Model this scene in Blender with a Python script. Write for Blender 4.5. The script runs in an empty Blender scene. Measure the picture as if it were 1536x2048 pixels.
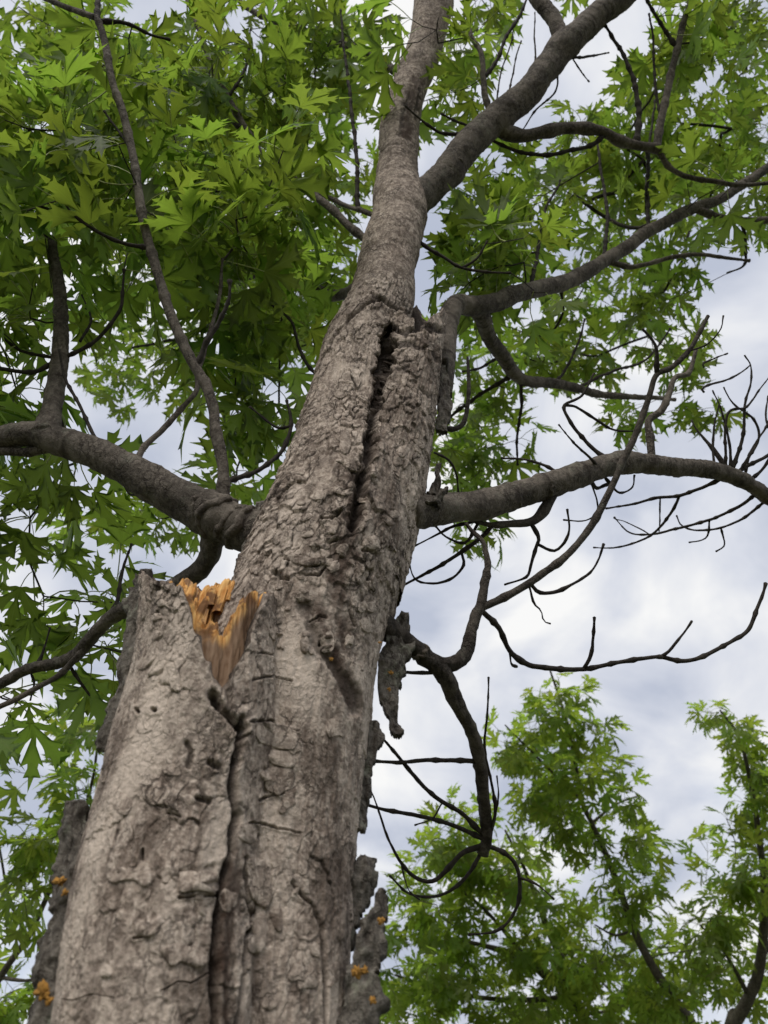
import bpy, math, random
import numpy as np
from mathutils import Matrix, Vector

rng = np.random.default_rng(7)
random.seed(7)
scene = bpy.context.scene
COL = scene.collection

# ------------------------------------------------------------------ camera
W, H, F = 1536.0, 2048.0, 1547.0          # photograph pixels and focal length in them
PITCH = math.radians(45.0)
CAMZ = 1.5
cam = bpy.data.cameras.new('camera')
cam.sensor_fit = 'VERTICAL'; cam.sensor_height = 36.0; cam.lens = 36.0 * F / H
cam.clip_start = 0.02; cam.clip_end = 3000.0
cam.dof.use_dof = True; cam.dof.focus_distance = 1.12; cam.dof.aperture_fstop = 8.0
camo = bpy.data.objects.new('camera', cam); COL.objects.link(camo)
camo.location = (0, 0, CAMZ); camo.rotation_euler = (math.radians(90) + PITCH, 0, 0)
scene.camera = camo

# ------------------------------------------------------------------ world: overcast sky
SUN_EL, SUN_AZ = math.radians(50), math.radians(200)       # azimuth clockwise from +Y
world = bpy.data.worlds.new('World'); scene.world = world; world.use_nodes = True
nt = world.node_tree; N = nt.nodes; Lk = nt.links; N.clear()
def nd(t, **k):
    n = N.new(t)
    for a, b in k.items(): setattr(n, a, b)
    return n
out = nd('ShaderNodeOutputWorld'); bg = nd('ShaderNodeBackground'); bg.inputs[1].default_value = 0.1
sky = nd('ShaderNodeTexSky', sky_type='NISHITA', sun_disc=False); sky.sun_elevation = SUN_EL; sky.sun_rotation = SUN_AZ
sky.air_density = 1.0; sky.dust_density = 2.0
tc = nd('ShaderNodeTexCoord'); sep = nd('ShaderNodeSeparateXYZ'); Lk.new(tc.outputs['Generated'], sep.inputs[0])
zz = nd('ShaderNodeMath', operation='MAXIMUM'); Lk.new(sep.outputs[2], zz.inputs[0]); zz.inputs[1].default_value = 0.02
za = nd('ShaderNodeMath', operation='ADD'); Lk.new(zz.outputs[0], za.inputs[0]); za.inputs[1].default_value = 0.42
dx = nd('ShaderNodeMath', operation='DIVIDE'); Lk.new(sep.outputs[0], dx.inputs[0]); Lk.new(za.outputs[0], dx.inputs[1])
dy = nd('ShaderNodeMath', operation='DIVIDE'); Lk.new(sep.outputs[1], dy.inputs[0]); Lk.new(za.outputs[0], dy.inputs[1])
cmb = nd('ShaderNodeCombineXYZ'); Lk.new(dx.outputs[0], cmb.inputs[0]); Lk.new(dy.outputs[0], cmb.inputs[1]); cmb.inputs[2].default_value = 3.7
n1 = nd('ShaderNodeTexNoise'); n1.inputs['Scale'].default_value = 4.6; n1.inputs['Detail'].default_value = 5.0; n1.inputs['Roughness'].default_value = 0.5; n1.inputs['Distortion'].default_value = 0.35
Lk.new(cmb.outputs[0], n1.inputs['Vector'])
r1 = nd('ShaderNodeValToRGB'); e = r1.color_ramp.elements
e[0].position = 0.37; e[0].color = (0.50, 0.545, 0.66, 1); e[1].position = 0.655; e[1].color = (0.95, 0.95, 0.945, 1)
m_ = e.new(0.5); m_.color = (0.69, 0.72, 0.80, 1)
Lk.new(n1.outputs['Fac'], r1.inputs[0])
sc_ = nd('ShaderNodeVectorMath', operation='SCALE'); Lk.new(r1.outputs[0], sc_.inputs[0]); sc_.inputs['Scale'].default_value = 6.6
n2 = nd('ShaderNodeTexNoise'); n2.inputs['Scale'].default_value = 1.7; n2.inputs['Detail'].default_value = 3.0
Lk.new(cmb.outputs[0], n2.inputs['Vector'])
r2 = nd('ShaderNodeMapRange'); r2.inputs[1].default_value = 0.52; r2.inputs[2].default_value = 0.72; r2.inputs[3].default_value = 0.0; r2.inputs[4].default_value = 0.45
Lk.new(n2.outputs['Fac'], r2.inputs[0])
skb = nd('ShaderNodeVectorMath', operation='SCALE'); Lk.new(sky.outputs[0], skb.inputs[0]); skb.inputs['Scale'].default_value = 1.25
mx = nd('ShaderNodeMix', data_type='RGBA'); Lk.new(r2.outputs[0], mx.inputs[0]); Lk.new(sc_.outputs[0], mx.inputs[6]); Lk.new(skb.outputs[0], mx.inputs[7])
Lk.new(mx.outputs[2], bg.inputs[0]); Lk.new(bg.outputs[0], out.inputs[0])

sun = bpy.data.lights.new('sun', 'SUN'); sun.energy = 1.5; sun.angle = math.radians(35); sun.color = (1.0, 0.955, 0.89)
suno = bpy.data.objects.new('sun', sun); COL.objects.link(suno)
sd = Vector((math.sin(SUN_AZ) * math.cos(SUN_EL), math.cos(SUN_AZ) * math.cos(SUN_EL), math.sin(SUN_EL)))
suno.rotation_euler = sd.to_track_quat('Z', 'Y').to_euler(); suno.location = sd * 30
scene.view_settings.view_transform = 'Standard'; scene.view_settings.look = 'None'
scene.view_settings.exposure = 0.6; scene.view_settings.gamma = 1.0; scene.view_settings.use_curve_mapping = False
scene.cycles.max_bounces = 8; scene.cycles.transmission_bounces = 6

# ------------------------------------------------------------------ helpers
CP, SP = math.cos(PITCH), math.sin(PITCH)
def at(px, py, depth):
    a = (px - W / 2) / F; v = (H / 2 - py) / F
    return np.array([a * depth, depth * (CP - v * SP), CAMZ + depth * (SP + v * CP)])
def depthY(py, Y):
    v = (H / 2 - np.asarray(py, float)) / F
    return Y / (CP - v * SP)
def project(P):
    P = np.asarray(P, float); x = P[..., 0]; y = P[..., 1]; z = P[..., 2] - CAMZ
    d = y * CP + z * SP; u = -y * SP + z * CP
    d = np.where(np.abs(d) < 1e-4, 1e-4, d)
    return W / 2 + F * x / d, H / 2 - F * u / d, d

def hsh(ix, iy, iz, seed):
    h = (ix.astype(np.int64) * 73856093) ^ (iy.astype(np.int64) * 19349663) ^ (iz.astype(np.int64) * 83492791) ^ (seed * 2654435761)
    h = h & 0xffffffff
    h = (h ^ (h >> 15)) * 2246822519 & 0xffffffff
    h = (h ^ (h >> 13)) * 3266489917 & 0xffffffff
    h = h ^ (h >> 16)
    return (h & 0xffffff) / float(0x1000000)
def vnoise(P, seed=0):
    P = np.asarray(P, float); I = np.floor(P); f = P - I; f = f * f * (3 - 2 * f); I = I.astype(np.int64)
    r = 0
    for a in (0, 1):
        for b in (0, 1):
            for c in (0, 1):
                w = (f[..., 0] if a else 1 - f[..., 0]) * (f[..., 1] if b else 1 - f[..., 1]) * (f[..., 2] if c else 1 - f[..., 2])
                r = r + w * hsh(I[..., 0] + a, I[..., 1] + b, I[..., 2] + c, seed)
    return r * 2 - 1
def fbm(P, seed=0, oct=4, gain=0.5):
    r = 0; a = 1.0; q = np.asarray(P, float)
    for o in range(oct):
        r = r + a * vnoise(q, seed + o * 17); q = q * 2.03 + 5.1; a *= gain
    return r
def worley(u, v, seed=0, jit=0.9):
    iu = np.floor(u).astype(np.int64); iv = np.floor(v).astype(np.int64); z = np.zeros_like(iu)
    f1 = np.full(u.shape, 9.0); f2 = f1.copy(); cid = np.zeros(u.shape); dv = np.zeros(u.shape); du_ = np.zeros(u.shape)
    for a in (-1, 0, 1):
        for b in (-1, 0, 1):
            cu = iu + a; cv = iv + b
            pu = cu + .5 + jit * (hsh(cu, cv, z, seed) - .5); pv = cv + .5 + jit * (hsh(cu, cv, z, seed + 5) - .5)
            d = np.hypot(u - pu, v - pv); i = hsh(cu, cv, z, seed + 9)
            near = d < f1
            f2 = np.where(near, f1, np.minimum(f2, d)); cid = np.where(near, i, cid)
            dv = np.where(near, v - pv, dv); du_ = np.where(near, u - pu, du_); f1 = np.where(near, d, f1)
    return f1, f2, cid, du_, dv
def sstep(a, b, x):
    t = np.clip((x - a) / (b - a), 0, 1); return t * t * (3 - 2 * t)
def polydist(px, py, pts):
    d = np.full(px.shape, 1e9)
    for (x0, y0), (x1, y1) in zip(pts[:-1], pts[1:]):
        vx, vy = x1 - x0, y1 - y0; t = np.clip(((px - x0) * vx + (py - y0) * vy) / (vx * vx + vy * vy + 1e-9), 0, 1)
        d = np.minimum(d, np.hypot(px - x0 - t * vx, py - y0 - t * vy))
    return d
def catmull(P, n):
    P = np.asarray(P, float); Q = np.vstack([2 * P[0] - P[1], P, 2 * P[-1] - P[-2]]); out = []
    for i in range(len(P) - 1):
        p0, p1, p2, p3 = Q[i], Q[i + 1], Q[i + 2], Q[i + 3]
        for t in np.linspace(0, 1, n, endpoint=False):
            out.append(.5 * (2 * p1 + (p2 - p0) * t + (2 * p0 - 5 * p1 + 4 * p2 - p3) * t * t + (3 * p1 - p0 - 3 * p2 + p3) * t ** 3))
    out.append(P[-1]); return np.array(out)

def mesh_np(name, V, polys, mats, attrs=None, smooth=True, mat_idx=None):
    """polys: list of int arrays (n,k)"""
    me = bpy.data.meshes.new(name); V = np.asarray(V, np.float32)
    me.vertices.add(len(V)); me.vertices.foreach_set('co', V.ravel())
    idx = []; tot = []
    for p in polys:
        p = np.asarray(p, np.int32)
        if len(p) == 0: continue
        idx.append(p.ravel()); tot.append(np.full(len(p), p.shape[1], np.int32))
    idx = np.concatenate(idx); tot = np.concatenate(tot); st = np.concatenate([[0], np.cumsum(tot)[:-1]]).astype(np.int32)
    me.loops.add(len(idx)); me.loops.foreach_set('vertex_index', idx)
    me.polygons.add(len(tot)); me.polygons.foreach_set('loop_start', st); me.polygons.foreach_set('loop_total', tot)
    if mat_idx is not None: me.polygons.foreach_set('material_index', np.asarray(mat_idx, np.int32))
    me.polygons.foreach_set('use_smooth', np.full(len(tot), smooth))
    for k, a in (attrs or {}).items():
        at_ = me.attributes.new(k, 'FLOAT', 'POINT'); at_.data.foreach_set('value', np.asarray(a, np.float32).ravel())
    for m in (mats if isinstance(mats, (list, tuple)) else [mats]): me.materials.append(m)
    me.update(calc_edges=True); me.validate(verbose=False)
    return me
def link(name, me, parent=None):
    o = bpy.data.objects.new(name, me); COL.objects.link(o)
    if parent is not None:
        o.parent = parent
        if parent.type == 'EMPTY': o.matrix_parent_inverse = Matrix.Translation(-parent.location)
    return o
def empty(name, loc, label, cat, group=None):
    o = bpy.data.objects.new(name, None); COL.objects.link(o); o.location = Vector(loc); o.empty_display_size = 0.2
    o['label'] = label; o['category'] = cat
    if group: o['group'] = group
    return o

# ------------------------------------------------------------------ materials
def material(name):
    m = bpy.data.materials.new(name); m.use_nodes = True; t = m.node_tree; t.nodes.clear()
    o = t.nodes.new('ShaderNodeOutputMaterial'); return m, t, o
def mk(t, typ, ins=None, **k):
    n = t.nodes.new(typ)
    for a, b in k.items(): setattr(n, a, b)
    for i, v in (ins or {}).items():
        if hasattr(v, 'is_output'): t.links.new(v, n.inputs[i])
        else: n.inputs[i].default_value = v
    return n
def mixc(t, fac, a, b, mode='MIX'):
    n = mk(t, 'ShaderNodeMix', data_type='RGBA', blend_type=mode)
    for i, v in ((0, fac), (6, a), (7, b)):
        if hasattr(v, 'is_output'): t.links.new(v, n.inputs[i])
        else: n.inputs[i].default_value = (v + (1,)) if isinstance(v, tuple) and len(v) == 3 else v
    return n.outputs[2]
def rng_map(t, v, a, b, c=0.0, d=1.0):
    return mk(t, 'ShaderNodeMapRange', {0: v, 1: a, 2: b, 3: c, 4: d}).outputs[0]
def bark_material(name, base, dark, pale, crackc, lichen=0.0, bump=0.5, fine=420.0, use_attr=True, flecks=.8):
    m, t, o = material(name)
    geo = mk(t, 'ShaderNodeNewGeometry'); P = geo.outputs['Position']
    mp = mk(t, 'ShaderNodeMapping', {0: P}); mp.inputs['Scale'].default_value = (1, 1, 0.28)
    fib = mk(t, 'ShaderNodeTexNoise', {'Vector': mp.outputs[0], 'Scale': fine * .55, 'Detail': 5.0, 'Roughness': .65})
    mid = mk(t, 'ShaderNodeTexNoise', {'Vector': P, 'Scale': 38.0, 'Detail': 6.0, 'Roughness': .62})
    big = mk(t, 'ShaderNodeTexNoise', {'Vector': P, 'Scale': 9.0, 'Detail': 3.0})
    spk = mk(t, 'ShaderNodeTexNoise', {'Vector': P, 'Scale': fine, 'Detail': 3.0, 'Roughness': .7})
    c = mixc(t, rng_map(t, mid.outputs[0], .36, .66), dark, base)
    c = mixc(t, rng_map(t, fib.outputs[0], .48, .72, 0, .6), c, pale)
    c = mixc(t, rng_map(t, spk.outputs[0], .34, .46, .65, 0), c, dark)
    c = mixc(t, rng_map(t, big.outputs[0], .35, .68, .0, .45), c, pale)
    mo = mk(t, 'ShaderNodeTexNoise', {'Vector': P, 'Scale': 125.0, 'Detail': 5.0, 'Roughness': .72, 'Distortion': .5})
    c = mixc(t, rng_map(t, mo.outputs[0], .40, .50, flecks * .8, 0), c, dark)
    c = mixc(t, rng_map(t, mo.outputs[0], .53, .62, 0, flecks * .75), c, pale)
    wv = mk(t, 'ShaderNodeTexNoise', {'Vector': P, 'Scale': 60.0, 'Detail': 4.0, 'Roughness': .6})
    wp = mk(t, 'ShaderNodeVectorMath', {0: wv.outputs[1], 1: (.5, .5, .5)}, operation='SUBTRACT').outputs[0]
    wq = mk(t, 'ShaderNodeVectorMath', {0: wp}, operation='SCALE'); wq.inputs['Scale'].default_value = .022
    wa = mk(t, 'ShaderNodeVectorMath', {0: P, 1: wq.outputs[0]}, operation='ADD').outputs[0]
    mv = mk(t, 'ShaderNodeMapping', {0: wa}); mv.inputs['Scale'].default_value = (1, 1, .5)
    vo = mk(t, 'ShaderNodeTexVoronoi', {'Vector': mv.outputs[0], 'Scale': 105.0}, feature='DISTANCE_TO_EDGE')
    msk = mk(t, 'ShaderNodeTexNoise', {'Vector': P, 'Scale': 27.0, 'Detail': 3.0, 'Roughness': .6})
    lines = mk(t, 'ShaderNodeMath', {0: rng_map(t, vo.outputs['Distance'], .02, .11, 1, 0), 1: rng_map(t, msk.outputs[0], .46, .62, 0, 1)}, operation='MULTIPLY').outputs[0]
    vc = mk(t, 'ShaderNodeTexVoronoi', {'Vector': mv.outputs[0], 'Scale': 190.0}, feature='F1')
    vs = mk(t, 'ShaderNodeSeparateColor', {0: vc.outputs['Color']})
    c = mixc(t, rng_map(t, vs.outputs[0], .0, .30, flecks * .55, 0), c, dark)
    c = mixc(t, rng_map(t, vs.outputs[1], .74, 1.0, 0, flecks * .6), c, pale)
    fl = mk(t, 'ShaderNodeTexNoise', {'Vector': mp.outputs[0], 'Scale': 120.0, 'Detail': 3.0, 'Roughness': .7})
    c = mixc(t, rng_map(t, fl.outputs[0], .56, .68, 0, flecks), c, dark)
    c = mixc(t, mk(t, 'ShaderNodeMath', {0: lines, 1: flecks}, operation='MULTIPLY').outputs[0], c, crackc)
    if use_attr:
        tone = mk(t, 'ShaderNodeAttribute', attribute_name='tone').outputs['Fac']
        ck = mk(t, 'ShaderNodeAttribute', attribute_name='crack').outputs['Fac']
        red = mk(t, 'ShaderNodeAttribute', attribute_name='inner').outputs['Fac']
        c = mixc(t, rng_map(t, tone, 0, 1, 0, .8), c, pale)
        c = mixc(t, rng_map(t, tone, -1, 0, .75, 0), c, dark)
        rn = mk(t, 'ShaderNodeMath', {0: red, 1: rng_map(t, mid.outputs[0], .3, .6, .55, 1.0)}, operation='MULTIPLY').outputs[0]
        c = mixc(t, rn, c, (crackc[0] * 1.8, crackc[1] * 1.6, crackc[2] * 1.5))
        c = mixc(t, ck, c, crackc)
    if lichen > 0:
        ln = mk(t, 'ShaderNodeTexNoise', {'Vector': P, 'Scale': 26.0, 'Detail': 8.0, 'Roughness': .75})
        c = mixc(t, rng_map(t, ln.outputs[0], .56, .66, 0, lichen), c, (.34, .35, .26))
        l2 = mk(t, 'ShaderNodeTexNoise', {'Vector': P, 'Scale': 17.0, 'Detail': 8.0, 'Roughness': .7, 'Distortion': .4})
        c = mixc(t, rng_map(t, l2.outputs[0], .66, .72, 0, lichen * .7), c, (.30, .25, .05))
    hgt = mk(t, 'ShaderNodeMath', {0: mk(t, 'ShaderNodeMath', {0: fib.outputs[0], 1: .8}, operation='MULTIPLY').outputs[0], 1: spk.outputs[0]}, operation='ADD').outputs[0]
    h2 = mk(t, 'ShaderNodeMath', {0: mo.outputs[0], 1: 2.2}, operation='MULTIPLY').outputs[0]
    hgt = mk(t, 'ShaderNodeMath', {0: hgt, 1: h2}, operation='ADD').outputs[0]
    hgt = mk(t, 'ShaderNodeMath', {0: hgt, 1: mk(t, 'ShaderNodeMath', {0: lines, 1: .9}, operation='MULTIPLY').outputs[0]}, operation='SUBTRACT').outputs[0]
    bp = mk(t, 'ShaderNodeBump', {'Height': hgt, 'Strength': bump, 'Distance': .0016})
    b = mk(t, 'ShaderNodeBsdfPrincipled', {'Base Color': c, 'Roughness': .86, 'Normal': bp.outputs[0], 'Specular IOR Level': .25})
    t.links.new(b.outputs[0], o.inputs[0]); return m
M_BARK = bark_material('trunk_bark', (.385, .305, .243), (.095, .068, .051), (.62, .52, .43), (.032, .022, .016), bump=.75)
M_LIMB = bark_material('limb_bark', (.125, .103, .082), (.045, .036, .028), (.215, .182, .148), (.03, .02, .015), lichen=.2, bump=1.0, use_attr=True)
M_TWIG = bark_material('backlit_twig_bark', (.036, .030, .024), (.018, .014, .011), (.07, .058, .046), (.03, .02, .02), bump=.5, use_attr=False)  # the backlit darkness of the twigs is built into this base colour
M_DEAD = bark_material('backlit_dead_bark', (.062, .050, .040), (.024, .019, .015), (.12, .10, .08), (.02, .014, .01), lichen=.15, bump=.9)  # darker than the limb bark: silhouette shade of the bare branches put into colour
M_SLAB = bark_material('old_bark', (.10, .082, .064), (.030, .023, .018), (.24, .215, .18), (.02, .014, .010), lichen=.6, bump=1.0)
M_YSTEM = bark_material('young_bark', (.10, .085, .066), (.05, .042, .033), (.17, .15, .12), (.03, .02, .02), bump=.4, use_attr=False)

def wood_material():
    m, t, o = material('torn_wood')
    P = mk(t, 'ShaderNodeNewGeometry').outputs['Position']
    mp = mk(t, 'ShaderNodeMapping', {0: P}); mp.inputs['Scale'].default_value = (1, 1, .18)
    f = mk(t, 'ShaderNodeTexNoise', {'Vector': mp.outputs[0], 'Scale': 260.0, 'Detail': 5.0})
    g = mk(t, 'ShaderNodeTexNoise', {'Vector': P, 'Scale': 42.0, 'Detail': 5.0, 'Roughness': .6})
    fr = mk(t, 'ShaderNodeAttribute', attribute_name='fresh_and_pits').outputs['Fac']
    c = mixc(t, rng_map(t, f.outputs[0], .35, .68), (.50, .21, .045), (.78, .47, .17))
    c = mixc(t, rng_map(t, g.outputs[0], .48, .58, 0, .9), c, (.13, .055, .02))
    old = mixc(t, rng_map(t, f.outputs[0], .35, .65), (.17, .095, .05), (.29, .19, .12))
    c = mixc(t, fr, old, c)
    bp = mk(t, 'ShaderNodeBump', {'Height': f.outputs[0], 'Strength': .8, 'Distance': .003})
    b = mk(t, 'ShaderNodeBsdfPrincipled', {'Base Color': c, 'Roughness': .75, 'Normal': bp.outputs[0], 'Specular IOR Level': .25})
    t.links.new(b.outputs[0], o.inputs[0]); return m
M_WOOD = wood_material()

def leaf_material(name, top, under, glow):
    m, t, o = material(name)
    rib = mk(t, 'ShaderNodeAttribute', attribute_name='rib').outputs['Fac']
    ra = mk(t, 'ShaderNodeAttribute', attribute_name='rnd').outputs['Fac']
    oi = mk(t, 'ShaderNodeObjectInfo').outputs['Random']
    r = mk(t, 'ShaderNodeMath', {0: mk(t, 'ShaderNodeMath', {0: ra, 1: oi}, operation='ADD').outputs[0]}, operation='FRACT').outputs[0]
    geo = mk(t, 'ShaderNodeNewGeometry')
    P = geo.outputs['Position']
    n = mk(t, 'ShaderNodeTexNoise', {'Vector': P, 'Scale': 55.0, 'Detail': 4.0})
    c = mixc(t, geo.outputs['Backfacing'], top, under)
    hsv = mk(t, 'ShaderNodeHueSaturation', {'Color': c, 'Hue': rng_map(t, r, 0, 1, .482, .512), 'Value': rng_map(t, r, 0, 1, .75, 1.2)})
    g2 = mk(t, 'ShaderNodeHueSaturation', {'Color': (glow + (1,)), 'Hue': rng_map(t, r, 0, 1, .482, .512), 'Value': rng_map(t, r, 0, 1, .72, 1.15)})
    c = mixc(t, rng_map(t, n.outputs[0], .35, .7, 0, .35), hsv.outputs[0], tuple(x * .6 for x in top))
    vein = rng_map(t, rib, 0.015, .075, 1, 0)
    c = mixc(t, mk(t, 'ShaderNodeMath', {0: vein, 1: .6}, operation='MULTIPLY').outputs[0], c, (.27, .33, .11))
    bp = mk(t, 'ShaderNodeBump', {'Height': n.outputs[0], 'Strength': .25, 'Distance': .004})
    b = mk(t, 'ShaderNodeBsdfPrincipled', {'Base Color': c, 'Roughness': .52, 'Normal': bp.outputs[0], 'Specular IOR Level': .25})
    tr = mk(t, 'ShaderNodeBsdfTranslucent', {'Color': mixc(t, mk(t, 'ShaderNodeMath', {0: vein, 1: .5}, operation='MULTIPLY').outputs[0], g2.outputs[0], tuple(x * .6 for x in glow))})
    mxs = mk(t, 'ShaderNodeMixShader', {0: .58}); t.links.new(b.outputs[0], mxs.inputs[1]); t.links.new(tr.outputs[0], mxs.inputs[2])
    t.links.new(mxs.outputs[0], o.inputs[0]); return m
M_LEAF = leaf_material('maple_leaf', (.058, .102, .020), (.125, .172, .056), (.29, .43, .045))
M_LEAF_Y = leaf_material('young_maple_leaf', (.07, .115, .022), (.15, .20, .06), (.42, .58, .06))
def plain(name, col, rough=.6):
    m, t, o = material(name)
    n = mk(t, 'ShaderNodeTexNoise', {'Vector': mk(t, 'ShaderNodeNewGeometry').outputs['Position'], 'Scale': 180.0, 'Detail': 4.0})
    c = mixc(t, rng_map(t, n.outputs[0], .35, .65), tuple(x * .55 for x in col), col)
    b = mk(t, 'ShaderNodeBsdfPrincipled', {'Base Color': c, 'Roughness': rough}); t.links.new(b.outputs[0], o.inputs[0]); return m
M_PET = plain('leaf_stalk', (.33, .38, .10), .5)
M_LICH = plain('orange_lichen', (.40, .20, .035), .95)
def ground_material():
    m, t, o = material('meadow_ground')
    P = mk(t, 'ShaderNodeNewGeometry').outputs['Position']
    a = mk(t, 'ShaderNodeTexNoise', {'Vector': P, 'Scale': 1.2, 'Detail': 8.0}); b_ = mk(t, 'ShaderNodeTexNoise', {'Vector': P, 'Scale': 60.0, 'Detail': 5.0})
    c = mixc(t, rng_map(t, a.outputs[0], .35, .65), (.05, .085, .025), (.10, .12, .045)); c = mixc(t, rng_map(t, b_.outputs[0], .4, .6), c, (.07, .06, .035))
    bp = mk(t, 'ShaderNodeBump', {'Height': b_.outputs[0], 'Strength': .6, 'Distance': .03})
    b = mk(t, 'ShaderNodeBsdfPrincipled', {'Base Color': c, 'Roughness': .9, 'Normal': bp.outputs[0]}); t.links.new(b.outputs[0], o.inputs[0]); return m

# ------------------------------------------------------------------ ground
gv = []; gf = []
rs = [0, 1, 2.5, 5, 10, 20, 50, 150, 500, 2000]; ns = 48
for r in rs:
    for k in range(ns):
        a = 2 * math.pi * k / ns; x, y = r * math.cos(a), r * math.sin(a)
        gv.append((x, y, .05 * math.sin(x * .9) * math.cos(y * .7) * min(1, r / 3) * (1 if r < 60 else 0)))
for i in range(len(rs) - 1):
    for k in range(ns):
        gf.append((i * ns + k, (i + 1) * ns + k, (i + 1) * ns + (k + 1) % ns, i * ns + (k + 1) % ns))
g = link('ground', mesh_np('ground', gv, [np.array(gf)], ground_material())); g['kind'] = 'structure'

# ------------------------------------------------------------------ the main maple: stems
tree = empty('maple_tree', (-.11, .70, 0), 'cracked grey trunked maple with orange torn stub and bare lower branches', 'tree')
# control rows: py, cx, width (photo pixels), distance Y of the axis
A_CTL = [(2560, 462, 400, .70), (2300, 478, 405, .70), (2048, 503, 398, .70), (1800, 522, 372, .70), (1650, 538, 362, .70), (1500, 558, 356, .70), (1300, 592, 345, .70), (1150, 645, 330, .70),
         (1000, 688, 280, .70), (920, 694, 225, .70), (850, 695, 182, .70), (760, 707, 152, .70), (700, 722, 146, .70), (640, 748, 142, .695), (600, 762, 134, .69), (550, 771, 120, .685), (500, 780, 116, .68),
         (430, 800, 98, .675), (380, 796, 84, .67), (300, 797, 77, .66), (200, 810, 74, .63), (100, 848, 73, .58), (0, 868, 75, .52), (-120, 890, 78, .47), (-260, 905, 72, .42), (-400, 925, 70, .36)]
B_CTL = [(2560, 262, 400, .64), (2300, 285, 405, .64), (2048, 312, 400, .64), (1800, 336, 372, .64), (1650, 360, 352, .64), (1500, 390, 332, .636), (1400, 405, 296, .627), (1300, 412, 262, .617), (1200, 416, 256, .61), (1100, 418, 252, .605)]
C_CTL = [(1200, 668, 260, .715), (1080, 712, 232, .71), (1000, 744, 206, .70), (920, 772, 172, .695), (850, 795, 142, .69), (760, 814, 126, .69), (700, 823, 118, .69), (630, 838, 110, .69), (560, 848, 104, .69)]
def ctl(C):
    C = np.array(C); q = catmull(C, 12); o = np.argsort(q[:, 0])
    q = q[o]
    return lambda py: (np.interp(py, q[:, 0], q[:, 1]), np.interp(py, q[:, 0], q[:, 2]), np.interp(py, q[:, 0], q[:, 3]))
fA, fB, fC = ctl(A_CTL), ctl(B_CTL), ctl(C_CTL)
def axis(f, py):
    cx, w, Y = f(py); d = depthY(py, Y); v = (H / 2 - py) / F
    return np.stack([(cx - W / 2) / F * d, Y * np.ones_like(d), CAMZ + d * (SP + v * CP)], -1), w / 2 * d / F
def trunk_in(px, py, grow=0.0):
    ok = np.zeros(np.shape(px), bool)
    for f, lo, hi in ((fA, -400, 2600), (fB, 1165, 2600), (fC, 630, 1200)):
        cx, w, _ = f(py); ok |= (np.abs(px - cx) < w / 2 + grow) & (py > lo) & (py < hi)
    return ok

# recessed features: polyline in photo pixels, half width, depth (m), inner-bark colour weight
CRACKS = [
    ([(478, 1440), (474, 1500), (462, 1560), (470, 1640), (455, 1700), (440, 1780), (430, 1850), (424, 1950), (428, 2048), (430, 2200)], 9, .010, 1.0),
    ([(490, 1718), (496, 1790), (512, 1850), (488, 1880), (482, 1960), (468, 2048)], 6, .005, .9),
    ([(585, 1765), (622, 1808), (641, 1860), (648, 1930), (648, 2048), (652, 2200)], 4, .004, .7),
    ([(772, 690), (770, 715), (760, 780), (745, 850), (733, 920), (722, 985), (712, 1050)], 12, .016, 1.0), ([(774, 672), (772, 700), (766, 745)], 17, .03, 1.0),
    ([(712, 930), (715, 1000), (705, 1060)], 13, .003, .7),
    ([(425, 1395), (455, 1440), (480, 1475)], 10, .012, .8),
    ([(610, 1208), (640, 1290), (700, 1370), (715, 1420)], 16, .004, .55),
    ([(505, 1362), (545, 1352), (585, 1362)], 2.5, .003, .8), ([(530, 1400), (528, 1450), (545, 1490)], 2.2, .003, .7),
    ([(490, 1447), (540, 1442), (595, 1460)], 2.5, .003, .8), ([(498, 1310), (540, 1310)], 2.2, .003, .7),
    ([(520, 1600), (565, 1588), (590, 1575)], 2.5, .003, .7), ([(500, 1645), (545, 1650), (600, 1665)], 2.5, .003, .7),
    ([(130, 2002), (190, 1992), (230, 1996)], 2, .001, .35), ([(320, 1985), (352, 1966), (380, 1968), (420, 1945)], 2, .0018, .5),
    ([(570, 1118), (610, 1131), (640, 1126)], 2.5, .0025, .7), ([(595, 1150), (640, 1146), (655, 1130)], 2.5, .003, .8), ([(552, 1148), (575, 1160)], 6, .004, .6),
    ([(643, 1035), (672, 1030), (680, 1022)], 3.5, .005, .7), ([(650, 1080), (675, 1078)], 3, .004, .6),
    ([(725, 1098), (755, 1105), (742, 1155)], 4, .006, .8), ([(700, 1218), (712, 1250)], 3, .003, .7), ([(622, 1240), (640, 1231), (655, 1236)], 3, .003, .7),
    ([(645, 1285), (662, 1282)], 6, .008, .7),
    ([(355, 1800), (430, 1792)], 3, .004, .6), ([(372, 1488), (382, 1510), (376, 1532)], 8, .003, .6), ([(420, 1526), (434, 1536)], 7, .004, .7), ([(390, 1600), (415, 1606)], 5, .003, .7), ([(340, 1630), (362, 1640)], 5, .003, .7),
    ([(273, 1419), (276, 1421)], 4, .004, .9), ([(305, 1418), (310, 1419)], 5, .004, .9),
    ([(285, 1700), (284, 1735), (250, 1745), (230, 1760)], 3, .004, .6), ([(268, 1880), (305, 1872), (318, 1850)], 3, .004, .6),
    ([(760, 302), (778, 288), (802, 290)], 3, .004, .7), ([(800, 268), (806, 235), (818, 190)], 5, .003, .6), ([(832, 240), (838, 180)], 3, .003, .6),
    ([(785, 656), (812, 672), (850, 652), (880, 664)], 8, .005, .9), ([(800, 700), (822, 688), (846, 700)], 5, .003, .8), ([(862, 690), (872, 720)], 5, .003, .8), ([(800, 742), (818, 735)], 4, .002, .7), ([(838, 775), (856, 792)], 4, .002, .6),
    ([(660, 690), (700, 640), (740, 605), (770, 600)], 4, .005, .6), ([(745, 590), (775, 612), (810, 625)], 4, .004, .7),
]
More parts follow.
